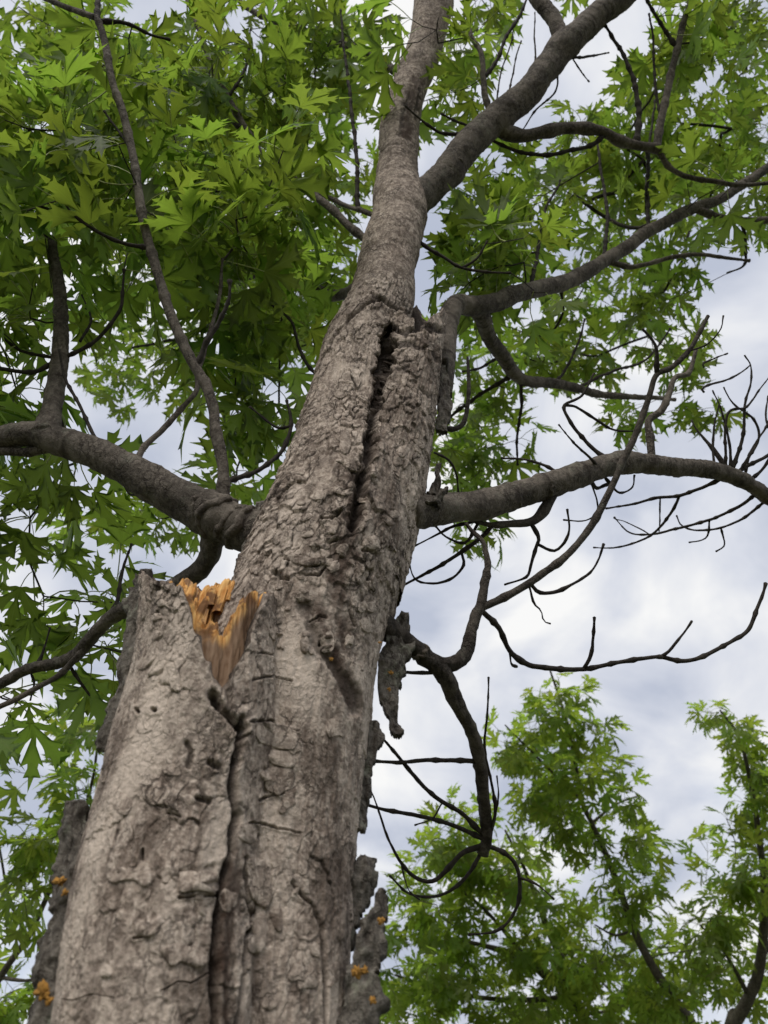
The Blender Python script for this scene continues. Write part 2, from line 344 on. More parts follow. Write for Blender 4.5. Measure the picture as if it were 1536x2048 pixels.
INNER = [([(722, 960), (712, 1050), (690, 1110), (680, 1180), (690, 1280)], 26), ([(455, 1730), (450, 1850), (452, 2048)], 26), ([(640, 1220), (680, 1330), (715, 1400)], 24), ([(755, 760), (738, 900)], 14), ([(815, 265), (820, 215), (832, 165)], 15)]

def show_rows(f, th, want, fac=1.0):
    """axis rows whose rim points (radius factor fac, direction th) appear at the wanted picture rows"""
    cur = want.copy()
    for _ in range(12):
        c, r = axis(f, cur); p = c + np.stack([np.sin(th), -np.cos(th), 0 * th], -1) * (r * fac)[:, None]
        cur = cur + .8 * (want - project(p)[1])
    return cur
def stem(name, f, py_rows, thetas, zones=True, top_fn=None, foot=True, mat=M_BARK, parent=None, seed=0):
    """tube around an axis given in photo rows, bark relief added along the outward normal"""
    py = np.asarray(py_rows, float); th = np.asarray(thetas); nT = len(th)
    if top_fn is None: PY = np.repeat(py[:, None], nT, 1)
    else:
        tp = show_rows(f, th, top_fn(th)); t = (py - py[0]) / (py[-1] - py[0]); PY = py[0] + t[:, None] * (tp[None, :] - py[0])
    c, r = axis(f, PY)
    if foot:
        zz_ = np.concatenate([np.linspace(c[0, 0, 2] - .02, .12, 40), [.05, -.03]])
        fl = np.array([1 + .10 * ((c[0, 0, 2] - z) / c[0, 0, 2]) + .9 * max(0, (.3 - z) / .3) ** 2 for z in zz_])
        k = (c[0, 0] - c[6, 0]) / (c[0, 0, 2] - c[6, 0, 2] + 1e-9)
        cf = np.stack([np.tile(c[0, 0], (nT, 1)) * [1, 1, 0] + [0, 0, z] for z in zz_][::-1])
        rf = np.repeat((r[0, 0] * fl)[::-1][:, None], nT, 1)
        c = np.concatenate([cf, c]); r = np.concatenate([rf, r]); PY = np.concatenate([np.full((len(zz_), nT), 2700.0), PY])
    n = np.stack([np.sin(th), -np.cos(th), np.zeros(nT)], -1)[None]
    base = c + n * r[..., None]
    px, pyv, _ = project(base)
    u = th[None, :] * .10 + 0 * PY; s = base[..., 2] + 0.0
    P = base
    wz = fbm(P * 14, seed + 3, 3) * .35 + fbm(P * 60, seed + 4, 3) * .16
    wy = fbm(P * 13 + 7, seed + 13, 3) * .35 + fbm(P * 55 + 3, seed + 14, 3) * .2
    low = sstep(1180, 1420, PY); midz = sstep(560, 660, PY) * (1 - sstep(1180, 1400, PY)); hi = 1 - sstep(560, 660, PY)
    patch = sstep(-.2, .35, fbm(P * np.array([13, 13, 6]), seed + 6, 3))
    h = fbm(P * np.array([9, 9, 4.0]), seed + 1, 3) * .0042
    # large loose plates: narrow ragged joints, lower edge a little lifted, only some of them
    f1, f2, cid, du, dv = worley(u / .030 + wz * 1.3, s / .050 + wy * 1.3, seed + 11)
    edge = 1 - sstep(.01, .075, f2 - f1); sel = sstep(.30, .50, cid) * (.3 + .7 * patch)
    h += low * sel * ((cid - .5) * .0018 - dv * .0018 - edge * .0011)
    crack = low * edge * .75 * sel * sstep(-.15, .25, vnoise(P * 45, seed + 2)); tone = low * ((cid - .5) * .8 * sel + 1.15 * fbm(P * np.array([26, 26, 11]), seed + 44, 4) + .1)
    # small flakes
    g1, g2, gid, gu, gv_ = worley(u / .0085 + wz * 2.2, s / .015 + wy * 2.2, seed + 23)
    e2 = 1 - sstep(.02, .19, g2 - g1); gs = sstep(.30, .5, gid) * (.25 + .75 * patch)
    h += (midz * 1.0 + low * .3) * gs * ((gid - .4) * .0026 - gv_ * .0024 - e2 * .0010)
    crack = crack + (midz * .95 + low * .45) * e2 * gs * (1 - sstep(.0, .3, gv_))
    tone = tone + midz * ((gid - .5) * .6 * patch + .95 * fbm(P * np.array([30, 30, 12]), seed + 45, 4))
    k1, k2, kid, ku, kv = worley(u / .019 + wz * 2, s / .030 + wy * 2 + u * 8, seed + 37)
    e3 = 1 - sstep(.02, .14, k2 - k1); ks = sstep(.3, .5, kid)
    h += midz * ks * ((kid - .5) * .0030 - kv * .0030 - e3 * .0010); crack += midz * e3 * .9 * ks * (1 - sstep(.05, .35, kv))
    # fibrous streaks and speckle
    h += (low * .0007 + midz * .0012) * fbm(np.stack([u * 170, s * 24, 0 * u + seed], -1), seed + 8, 3)
    h += .0005 * fbm(P * 300, seed + 9, 2)
    # smooth upper bark with horizontal wrinkles
    h += hi * (.0011 * fbm(np.stack([u * 16 + .6 * wz, s * 120 + wz * 3, 0 * u], -1), seed + 15, 3) + .0018 * vnoise(np.stack([u * 8, s * 28, 0 * u + 4], -1), seed + 16))
    tone = tone + hi * (.35 * vnoise(np.stack([u * 25, s * 70, 0 * u], -1), seed + 18) - .25)
    front = (n[..., 1] < .35) * np.ones_like(px)
    inner = np.zeros_like(px)
    rag = .65 * fbm(P * 110, seed + 33, 3); rag2 = vnoise(P * 40, seed + 34)
    jx = px + 3.5 * fbm(P * 70, seed + 31, 2); jy = pyv + 3.5 * fbm(P * 70, seed + 32, 2)
    for pts, hw, dep, wgt in CRACKS:
        d = polydist(jx, jy, pts); d = d + hw * (.55 * rag + .35 * rag2); q = (1 - sstep(hw * .35, hw * 1.25, d)) * front
        lip = np.exp(-((d - hw * 1.7) / (hw * .9)) ** 2) * front
        h += -dep * q + min(dep * .25, .0018) * lip; crack = np.maximum(crack, q * wgt)
    for pts, hw in INNER:
        d = polydist(jx, jy, pts) + hw * (.8 * rag + .55 * rag2); inner = np.maximum(inner, (1 - sstep(hw * .3, hw * 1.3, d)) * front)
    h -= inner * .0012 * (1 - crack)
    # knobs and collars on the slender upper stem
    for ky, amp, wd in ((395, .008, 30), (415, .004, 50), (575, .004, 30), (290, .004, 10), (150, .004, 12), (20, .005, 25)):
        h += amp * np.exp(-((PY - ky) / wd) ** 2) * (.5 + .5 * vnoise(np.stack([u * 20, s * 10, 0 * u + ky], -1), 3)) * hi
    V = base + n * h[..., None]
    nR = V.shape[0]; idx = np.arange(nR * nT).reshape(nR, nT)
    q = np.stack([idx[:-1, :], np.roll(idx, -1, 1)[:-1, :], np.roll(idx, -1, 1)[1:, :], idx[1:, :]], -1).reshape(-1, 4)
    polys = [q]; Vf = V.reshape(-1, 3); att = dict(crack=np.clip(crack, 0, 1).ravel(), tone=np.clip(tone, -1, 1).ravel(), inner=np.clip(inner, 0, 1).ravel())
    return Vf, polys, att, V, c

def thetas(n, dense=3.0):
    # denser on the side that faces the viewer (theta = 0)
    t = np.linspace(-1, 1, n, endpoint=False); return math.pi * (t + np.sign(t) * 0) * (1 / dense + (1 - 1 / dense) * np.abs(t) ** 1.6)

def rim(V, att, c, polys, steps):
    """close an open top: rings going inwards and down (dz) with a rough floor"""
    nR, nT = V.shape[:2]; Vs = [V.reshape(-1, 3)]; last = (nR - 1) * nT + np.arange(nT); cnt = nR * nT
    top = V[-1]; cen = c[-1]; cr = [att['crack']]; tn = [att['tone']]; inn = [att['inner']]
    for k, (fac, dz, ck) in enumerate(steps):
        ring = cen + (top - cen) * fac; ring = ring.copy()
        zmix = min(1.0, (1 - fac) * 1.2); ring[:, 2] = top[:, 2] * (1 - zmix) + top[:, 2].min() * zmix * .35 + top[:, 2].mean() * zmix * .65 + dz
        ring += .004 * np.stack([vnoise(ring * 90, 41), vnoise(ring * 90, 42), 1.6 * vnoise(ring * 110, 43)], -1)
        Vs.append(ring); new = cnt + np.arange(nT); cnt += nT
        polys.append(np.stack([last, np.roll(last, -1), np.roll(new, -1), new], -1)); last = new
        cr.append(np.full(nT, ck)); tn.append(np.zeros(nT)); inn.append(np.full(nT, .6))
    Vs.append(Vs[-1].mean(0)[None]); polys.append(np.stack([last, np.roll(last, -1), np.full(nT, cnt)], -1))
    cr.append([1.0]); tn.append([0.0]); inn.append([.6])
    return np.concatenate(Vs), polys, dict(crack=np.concatenate(cr), tone=np.concatenate(tn), inner=np.concatenate(inn))

# main stem
Vf, polys, att, VA, cA = stem('trunk', fA, np.concatenate([np.linspace(2560, 2060, 120), np.linspace(2057, 560, 760), np.linspace(557, -400, 300)]), thetas(460), seed=1)
trunk = link('trunk', mesh_np('trunk', Vf, polys, M_BARK, att), tree)
# second lobe with a dead broken top
def topC(th):
    x = np.sin(th); z0 = 0 * th; return 634 + 15 * np.sin(th * 3 + 1) + 9 * np.sin(th * 5) + 9 * vnoise(np.stack([th * 4, z0, z0], -1), 5) + 4 * vnoise(np.stack([th * 11, z0, z0], -1), 6)
Vf, polys, att, VC, cC = stem('dead_lobe', fC, np.linspace(1190, 630, 290), thetas(330), top_fn=topC, foot=False, seed=5)
Vf, polys, att = rim(VC, att, cC, polys, [(.93, .003, .5), (.82, -.01, .9), (.6, -.03, 1), (.3, -.05, 1)])
lobe = link('dead_lobe', mesh_np('dead_lobe', Vf, polys, M_BARK, att), tree); lobe['label'] = 'dead right lobe of the trunk with a broken dark top'
# broken stub with a V-shaped tear
def topB(th):
    x = np.sin(th); fr = np.cos(th) > -.15
    v = np.where(x < .43, np.interp(x, [-1, -.75, -.45, -.22, .43], [1150, 1160, 1172, 1180, 1398]), np.interp(x, [.43, .90, 1.0], [1398, 1200, 1192]))
    v = np.where(fr, v, np.interp(x, [-1, -.5, 1], [1150, 1176, 1192]))
    return v + 4 * np.sin(th * 9) + 3 * np.sin(th * 17 + 1) + 3 * np.sin(th * 41)
Vf, polys, att, VB, cB = stem('broken_stub', fB, np.concatenate([np.linspace(2560, 2060, 100), np.linspace(2057, 1170, 520)]), thetas(460), top_fn=topB, seed=9)
Vf, polys, att = rim(VB, att, cB, polys, [(.96, .002, .3), (.90, -.004, .7), (.82, -.02, .9), (.66, -.05, 1), (.3, -.08, 1)])
stub = link('broken_stub', mesh_np('broken_stub', Vf, polys, M_BARK, att), tree); stub['label'] = 'broken off side stem split open at the top'

# torn wood filling the stub
def wood_core():
    nT = 300; th = np.linspace(-math.pi, math.pi, nT, endpoint=False); x = np.sin(th); fr = np.cos(th) > 0
    tp = np.where(fr, np.interp(x, [-1, -.4, -.1, .05, .3, .55, .62, .9, 1], [1172, 1176, 1210, 1262, 1268, 1262, 1240, 1190, 1186]), np.interp(x, [-1, -.6, -.3, .1, .5, 1], [1168, 1166, 1176, 1160, 1182, 1186]))
    tp = tp + 11 * vnoise(np.stack([th * 4, 0 * th, 0 * th], -1), 61) + 4 * vnoise(np.stack([th * 17, 0 * th, 0 * th], -1), 62)
    tp = show_rows(fB, th, tp, .8); t = np.linspace(0, 1, 60); PY = 1540 + t[:, None] * (tp[None] - 1540)
    c, r = axis(fB, PY); rr = r * (.80 + .04 * vnoise(np.stack([th * 6, 0 * th, 0 * th], -1), 63)[None] + .02 * vnoise(np.stack([np.tile(th * 22, (60, 1)), np.tile(t[:, None] * 3, (1, nT)), np.zeros((60, nT))], -1), 64))
    n = np.stack([np.sin(th), -np.cos(th), 0 * th], -1)[None]; V = c + n * rr[..., None]
    fresh_and_pits = np.repeat(sstep(.86, .99, t)[:, None], nT, 1); fresh_and_pits = np.maximum(fresh_and_pits, np.repeat((x < -.02)[None] * fr[None], 60, 0) * sstep(.5, .8, t)[:, None])
    Vs = [V.reshape(-1, 3)]; fs = [fresh_and_pits.ravel()]; idx = np.arange(60 * nT).reshape(60, nT)
    polys = [np.stack([idx[:-1], np.roll(idx, -1, 1)[:-1], np.roll(idx, -1, 1)[1:], idx[1:]], -1).reshape(-1, 4)]
    last = idx[-1]; cnt = 60 * nT; top = V[-1]; cen = c[-1]
    for k, fac in enumerate(np.linspace(.98, .04, 48)):
        ring = cen + (top - cen) * fac; w = 1 - fac
        wob = vnoise(ring * 60, 67); a1, a2, aid, _, _ = worley(ring[:, 0] / .012 + .5 * wob, ring[:, 1] / .012 + .4 * wob, 68)
        b1, b2, bid, _, _ = worley(ring[:, 0] / .005 + .6 * wob, ring[:, 1] / .005, 69)
        ww = float(sstep(0, .42, w)); ring[:, 2] = top[:, 2] * (1 - ww) + (top[:, 2].min() + .012) * ww
        ring[:, 2] += min(1, w * 6) * ((aid - .5) * .034 + (bid - .5) * .014 - .008 * (1 - sstep(.02, .2, a2 - a1))) + .003 * vnoise(ring * 230, 66)
        Vs.append(ring); new = cnt + np.arange(nT); cnt += nT; fs.append(.1 + .9 * sstep(.25, .5, aid * .7 + bid * .3))  # sunken cells get the brown tone, pit darkness painted into the colour
        polys.append(np.stack([last, np.roll(last, -1), np.roll(new, -1), new], -1)); last = new
    Vs.append(Vs[-1].mean(0)[None]); fs.append([1.0]); polys.append(np.stack([last, np.roll(last, -1), np.full(nT, cnt)], -1))
    return link('torn_wood', mesh_np('torn_wood', np.concatenate(Vs), polys, M_WOOD, dict(fresh_and_pits=np.concatenate(fs)), smooth=False), stub)
wood_core()['label'] = 'orange torn wood inside the broken stub'
def splinter(px, py, Y, hpx, wpx, lean, seed):
    d = float(depthY(py, Y)); b = at(px, py, d); h = hpx * d / F * 1.25; w = wpx * d / F; r_ = np.random.default_rng(seed)
    V = []; nS = 7
    for k, (z, s) in enumerate(((-1.6, .9), (0, 1), (.4, .9), (.75, .7), (1.0, .4))):
        for j in range(nS):
            a = 2 * math.pi * j / nS; q = 1 + .35 * (r_.random() - .5)
            V.append(b + np.array([math.cos(a) * w / 2 * s * q + lean * z * h, math.sin(a) * w / 2 * .7 * s * q, z * h + (.22 * h * (r_.random() - .5) if k == 4 else 0)]))
    Fq = [(k * nS + j, k * nS + (j + 1) % nS, (k + 1) * nS + (j + 1) % nS, (k + 1) * nS + j) for k in range(4) for j in range(nS)]
    me = mesh_np('splinter', V, [np.array(Fq), np.array([[28 + j for j in range(7)]])], M_WOOD, dict(fresh_and_pits=np.ones(len(V))), smooth=False)
    link('splinter', me, stub)
for a in ((380, 1192, .575, 24, 24, .12, 1), (447, 1184, .64, 26, 26, .1, 3), (425, 1188, .64, 16, 26, 0, 4), (524, 1206, .605, 20, 18, .12, 5), (405, 1214, .58, 20, 18, .2, 10), (463, 1176, .635, 16, 12, .1, 11)): splinter(*a)

# ------------------------------------------------------------------ bark plates that stand proud of the trunk (traced from the photograph or scattered)
from mathutils.bvhtree import BVHTree
def bvh_of(V):
    nR, nT = V.shape[:2]; Vs = V[::3]; nR = Vs.shape[0]; idx = np.arange(nR * nT).reshape(nR, nT)
    q = np.stack([idx[:-1], np.roll(idx, -1, 1)[:-1], np.roll(idx, -1, 1)[1:], idx[1:]], -1).reshape(-1, 4)
    return BVHTree.FromPolygons([tuple(v) for v in Vs.reshape(-1, 3)], q.tolist())
BV = [(bvh_of(VA), trunk), (bvh_of(VB), stub), (bvh_of(VC), lobe)]
CO = Vector((0, 0, CAMZ))
def hit(px, py):
    d = (Vector(at(px, py, 1.0)) - CO).normalized(); best = None
    for b, o in BV:
        p, n, i, dist = b.ray_cast(CO, d)
        if p is not None and (best is None or dist < best[2]): best = (np.array(p), np.array(n) * (1 if n.dot(d) < 0 else -1), dist, o)
    return best
def plate(poly, thick, lift=0.0, parent=None):
    """poly: outline in photo pixels; becomes a flake that follows the bark under it"""
    poly = [np.array(p, float) for p in poly]; cen = sum(poly) / len(poly); hits = [hit(*p) for p in poly]; hc = hit(*cen)
    if hc is None or any(h is None for h in hits): return
    if any(abs(h[2] - hc[2]) > .03 for h in hits): return
    nrm = hc[1]; n = len(poly); V = []; cy = cen[1]; hh = max(abs(p[1] - cy) for p in poly) + 1e-6
    for k, (off, sc) in enumerate(((-.003, 1.02), (None, 1.0), (None, .93))):
        for p, h in zip(poly, hits):
            q = hc[0] + (h[0] - hc[0]) * sc; dn = thick * (1 + .4 * (random.random() - .5)) + lift * max(0, (p[1] - cy) / hh)
            V.append(q + nrm * (off if off is not None else dn * (.85 if k == 1 else 1.1)))
    V.append(hc[0] + nrm * (thick * 1.1 + lift * .2))
    Fq = [(k * n + j, (k + 1) * n + j, (k + 1) * n + (j + 1) % n, k * n + (j + 1) % n) for k in range(2) for j in range(n)]
    Ft = [(2 * n + j, 3 * n, 2 * n + (j + 1) % n) for j in range(n)]
    V = np.array(V); tv = random.random() * .5 - .15
    me = mesh_np('bark_plate', V, [np.array(Fq), np.array(Ft)], M_BARK, dict(crack=np.concatenate([np.full(n, .6), np.full(n, .1), np.zeros(n + 1)]), tone=np.full(len(V), tv), inner=np.zeros(len(V))), smooth=True)
    return link('bark_plate', me, parent or hc[3])
def ragged(poly, n=3):
    q = catmull(np.array(list(poly) + [poly[0]], float), n)[:-1]; s_ = max(np.ptp(q[:, 0]), np.ptp(q[:, 1]))
    return [tuple(p + np.array([random.uniform(-1, 1), random.uniform(-1, 1)]) * s_ * .022) for p in q]
def blob_poly(cx, cy, rx, ry, n=13, ang=0.0, j=.28):
    o = []
    for k in range(n):
        a = 2 * math.pi * k / n; s = 1 + j * (random.random() * 2 - 1)
        sq = 1 / max(abs(math.cos(a)), abs(math.sin(a))) * .5 + .5
        x, y = rx * s * sq * math.cos(a), ry * s * sq * math.sin(a)
        o.append((cx + x * math.cos(ang) - y * math.sin(ang), cy + x * math.sin(ang) + y * math.cos(ang)))
    return o
TRACED = [
    ([(359, 1746), (395, 1743), (431, 1746), (434, 1766), (430, 1785), (395, 1782), (360, 1786), (357, 1766)], .004, .002),
    ([(215, 1752), (238, 1738), (262, 1738), (284, 1722), (300, 1735), (306, 1760), (292, 1776), (268, 1762), (240, 1764), (222, 1766)], .0022, .002),
    ([(520, 1545), (545, 1535), (585, 1540), (583, 1575), (560, 1590), (548, 1588), (530, 1575)], .0025, .002),
    ([(540, 1500), (588, 1508), (586, 1535), (548, 1530), (538, 1515)], .002, .002),
    ([(492, 1722), (512, 1715), (540, 1740), (542, 1800), (528, 1818), (512, 1808), (498, 1785)], .0035, .002),
    ([(505, 1830), (530, 1828), (532, 1880), (515, 1905), (498, 1900), (496, 1870)], .003, .002),
    ([(270, 1842), (318, 1838), (320, 1858), (302, 1876), (278, 1872)], .003, .002),
    ([(280, 1570), (305, 1562), (335, 1570), (352, 1600), (358, 1625), (330, 1612), (300, 1610), (288, 1596)], .003, .001),
    ([(512, 1450), (545, 1445), (590, 1463), (588, 1500), (545, 1495), (515, 1480)], .002, .002),
    ([(320, 1900), (350, 1890), (395, 1900), (415, 1925), (395, 1935), (360, 1925), (340, 1935)], .0025, .0015),
    ([(640, 1275), (662, 1262), (668, 1290), (655, 1300), (642, 1298)], .005, .003),
    ([(600, 1282), (612, 1275), (618, 1292), (612, 1308), (602, 1302)], .006, .002), ([(603, 1268), (620, 1270), (616, 1277), (604, 1276)], .005, .001),
    ([(725, 1080), (748, 1072), (755, 1090), (748, 1102), (728, 1098)], .005, .003), ([(732, 1110), (750, 1112), (745, 1140), (733, 1135)], .004, .003),
    ([(575, 1105), (620, 1118), (648, 1115), (645, 1130), (610, 1134), (578, 1122)], .004, .003),
    ([(680, 905), (712, 915), (728, 930), (720, 945), (690, 935)], .003, .002), ([(740, 930), (750, 935), (748, 955), (738, 948)], .005, .001),
    ([(680, 870), (696, 862), (700, 895), (690, 912), (678, 900)], .003, .002), ([(660, 790), (672, 780), (690, 800), (684, 830), (668, 820)], .003, .002),
]
for p, th_, lf in TRACED: plate(ragged(p), th_ * .55, lf * .7)
made = 0
rp = random.Random(3)
while made < 80:
    py = rp.choice([rp.uniform(1320, 2040), rp.uniform(640, 1320), rp.uniform(640, 1320), rp.uniform(1000, 1320)]); px = rp.uniform(130, 880)
    if not trunk_in(np.array(px), np.array(py), -22): continue
    if py > 1320:
        if rp.random() < .45: continue
        rx, ry = rp.uniform(9, 22), rp.uniform(10, 26)
        th_, lf = .0006, .0010
    else:
        rx, ry = rp.uniform(5, 13), rp.uniform(5, 14); th_, lf = .0008, .0012
    if 360 < px < 545 and 1150 < py < 1420: continue
    if 745 < px < 790 and 700 < py < 760: continue
    plate(ragged(blob_poly(px, py, rx, ry, 9, rp.uniform(-.5, .5), .30)), th_, lf); made += 1

# ------------------------------------------------------------------ peeling slabs of old bark along both edges of the trunk
def slab(pts, parent, Y, seed, thick=.009, side=1, turn=.55, name='peeling_bark'):
    """pts: (px, py, width px) along its length; width runs outward and backward from the trunk"""
    q = catmull(np.array(pts, float), 20); n = len(q); m = 16; rr = np.random.default_rng(seed); ii = np.arange(n); z0 = 0.0 * ii
    d = depthY(q[:, 1], Y); c = np.array([at(a, b, dd) for (a, b, _), dd in zip(q, d)]); wm = q[:, 2] * d / F
    nz = lambda fr, k, sd_: vnoise(np.stack([ii * fr, z0 + seed, z0 + k], -1), sd_)
    e0 = .10 * wm * nz(.23, 0, 71); e1 = wm * (.16 * nz(.085, 4, 72) + .10 * nz(.42, 4, 76)); t = np.linspace(-.5, .5, m)[None]
    x = t * (wm[:, None] + np.where(t > 0, e1[:, None], e0[:, None]) * 2); bulge = (.25 - t * t) * wm[:, None] * .45
    P = c[:, None] + np.stack([side * x, abs(turn) * turn * x - bulge, 0 * x], -1); X = np.stack([P[..., 0] * 90, P[..., 2] * 60, 0 * x + seed], -1)
    P = P + .0035 * np.stack([vnoise(X, 73), 1.4 * vnoise(X * .8, 74), vnoise(X * 1.4, 75)], -1)
    P = P + .0022 * np.stack([.5 * vnoise(P * 210, 78), 1.6 * vnoise(P * np.array([260, 260, 120.]), 79), .5 * vnoise(P * 230, 80)], -1)
    V = np.concatenate([P.reshape(-1, 3), (P + np.stack([0 * x, thick * (.6 + .5 * rr.random(x.shape)), 0 * x], -1)).reshape(-1, 3)])
    idx = np.arange(2 * n * m).reshape(2, n, m)
    f0 = np.stack([idx[0, :-1, :-1], idx[0, :-1, 1:], idx[0, 1:, 1:], idx[0, 1:, :-1]], -1).reshape(-1, 4); f1 = np.stack([idx[1, :-1, :-1], idx[1, 1:, :-1], idx[1, 1:, 1:], idx[1, :-1, 1:]], -1).reshape(-1, 4)
    ed = np.concatenate([idx[:, 0, :], idx[:, 1:-1, -1], idx[:, -1, ::-1], idx[:, -2:0:-1, 0]], 1); k = ed.shape[1]
    s = np.stack([ed[0], ed[1], np.roll(ed[1], -1), np.roll(ed[0], -1)], -1)
    V = np.array(V); back = np.concatenate([np.zeros(n * m), np.full(n * m, .8)])
    return link(name, mesh_np(name, V, [f0, f1, s], M_SLAB, dict(crack=back, tone=.5 * vnoise(V * 60, 77), inner=back * .5)), parent)
slab([(284, 1142, 40), (276, 1190, 38), (262, 1290, 36), (242, 1380, 38), (224, 1440, 40), (206, 1500, 30)], stub, .626, 1, side=-1, turn=.5)
slab([(152, 1602, 40), (150, 1680, 62), (138, 1760, 66), (120, 1840, 66), (104, 1930, 66), (88, 2048, 76), (78, 2150, 80)], stub, .645, 2, side=-1, thick=.012)
slab([(528, 1005, 40), (512, 1060, 34), (492, 1110, 28), (482, 1150, 22)], trunk, .71, 3, side=-1)
slab([(812, 1225, 20), (800, 1275, 50), (785, 1330, 50), (778, 1390, 36), (785, 1430, 30), (796, 1470, 14)], trunk, .72, 4, side=1, thick=.010)
slab([(752, 1440, 26), (742, 1500, 28), (728, 1560, 26), (724, 1620, 26), (722, 1664, 16)], trunk, .70, 5)
slab([(708, 1670, 16), (706, 1720, 22), (712, 1780, 24), (706, 1840, 26), (700, 1900, 20)], trunk, .70, 6)
slab([(738, 1712, 32), (728, 1740, 50), (716, 1800, 34), (708, 1850, 22)], trunk, .695, 7, thick=.011)
slab([(762, 1782, 26), (752, 1840, 44), (738, 1900, 62), (726, 1960, 66), (716, 2048, 76), (712, 2150, 84)], trunk, .665, 8, thick=.014)
slab([(735, 1830, 12), (728, 1880, 20), (712, 1940, 24), (700, 2010, 24)], trunk, .70, 9)
slab([(886, 730, 12), (889, 770, 20), (887, 830, 22), (884, 862, 16)], lobe, .70, 10, thick=.008)
slab([(880, 925, 10), (875, 965, 18), (866, 990, 18)], lobe, .70, 11); slab([(700, 628, 10), (682, 660, 12), (672, 676, 8)], trunk, .70, 12, side=-1)
slab([(898, 972, 8), (880, 990, 18), (862, 1008, 22)], trunk, .69, 13)
slab([(718, 525, 8), (716, 545, 14), (720, 560, 10)], trunk, .69, 14, side=-1)
def lichen(px, py, Y, rpx, seed, parent):
    d = float(depthY(py, Y)); c = at(px, py, d); r = rpx * d / F; V = []; n1_, n2_ = 14, 24
    for i in range(n1_ + 1):
        for j in range(n2_):
            a = math.pi * i / n1_; b = 2 * math.pi * j / n2_; p = np.array([math.sin(a) * math.cos(b), .45 * math.cos(a), math.sin(a) * math.sin(b)])
            V.append(c + p * r * (.75 + .75 * float(vnoise(p * 2.6 + seed, 81)) + .5 * float(vnoise(p * 8 + seed, 82))))
    Fq = [(i * n2_ + j, i * n2_ + (j + 1) % n2_, (i + 1) * n2_ + (j + 1) % n2_, (i + 1) * n2_ + j) for i in range(n1_) for j in range(n2_)]
    link('lichen', mesh_np('lichen', V, [np.array(Fq)], M_LICH), parent)
for i, a in enumerate(((120, 1764, .632, 11, stub), (130, 1785, .632, 7, stub), (86, 1985, .628, 16, stub), (98, 2000, .628, 9, stub), (714, 1944, .645, 12, trunk), (728, 1940, .645, 8, trunk), (762, 1842, .65, 7, trunk), (745, 2000, .645, 8, trunk), (782, 1345, .705, 5, trunk), (779, 1378, .705, 4, trunk), (662, 1318, .60, 4, trunk), (760, 1285, .62, 3, trunk))):
    lichen(a[0], a[1], a[2], a[3], i * 3.3, a[4])

# ------------------------------------------------------------------ limbs, branches and twigs
BR = {}          # key -> dict(path 3-D, px path, depth, radius)
def tube(P, R, sides, knob=0.0, relief=0.0, seed=0, tip=True):
    P = np.asarray(P, float); R = np.asarray(R, float); n = len(P); T = np.gradient(P, axis=0); T /= np.linalg.norm(T, axis=1)[:, None] + 1e-12
    ref = np.array([0, -1.0, 0.2]); U = np.zeros_like(P); u = np.cross(T[0], np.cross(ref, T[0])); u /= np.linalg.norm(u) + 1e-9
    for i in range(n):
        u = u - T[i] * u.dot(T[i]); u /= np.linalg.norm(u) + 1e-9; U[i] = u
    B = np.cross(T, U); a = 2 * math.pi * np.arange(sides) / sides
    rr = R[:, None] * np.ones(sides)[None]
    V = P[:, None] + (np.cos(a)[None, :, None] * U[:, None] + np.sin(a)[None, :, None] * B[:, None]) * rr[..., None]
    if knob or relief:
        L = np.concatenate([[0], np.cumsum(np.linalg.norm(np.diff(P, axis=0), axis=1))])
        k = knob * vnoise(V * 28 + seed, 91) * rr + relief * fbm(V * 150 + seed, 92, 3) + relief * .8 * vnoise(np.stack([np.cos(a)[None] * 1.2 + 0 * L[:, None], np.sin(a)[None] * 1.2 + 0 * L[:, None], L[:, None] * 160 + 0 * a[None]], -1) + seed, 93)
        V = V + (V - P[:, None]) / (rr[..., None] + 1e-9) * k[..., None]
    idx = np.arange(n * sides).reshape(n, sides)
    q = np.stack([idx[:-1], np.roll(idx, -1, 1)[:-1], np.roll(idx, -1, 1)[1:], idx[1:]], -1).reshape(-1, 4)
    V = V.reshape(-1, 3); caps = []
    V = np.vstack([V, P[0] - T[0] * R[0] * .3, P[-1] + T[-1] * R[-1] * .6])
    for e_, c_ in ((idx[0][::-1], n * sides), (idx[-1], n * sides + 1)): caps.append(np.stack([e_, np.roll(e_, -1), np.full(sides, c_)], -1))
    return V, q, np.concatenate(caps)
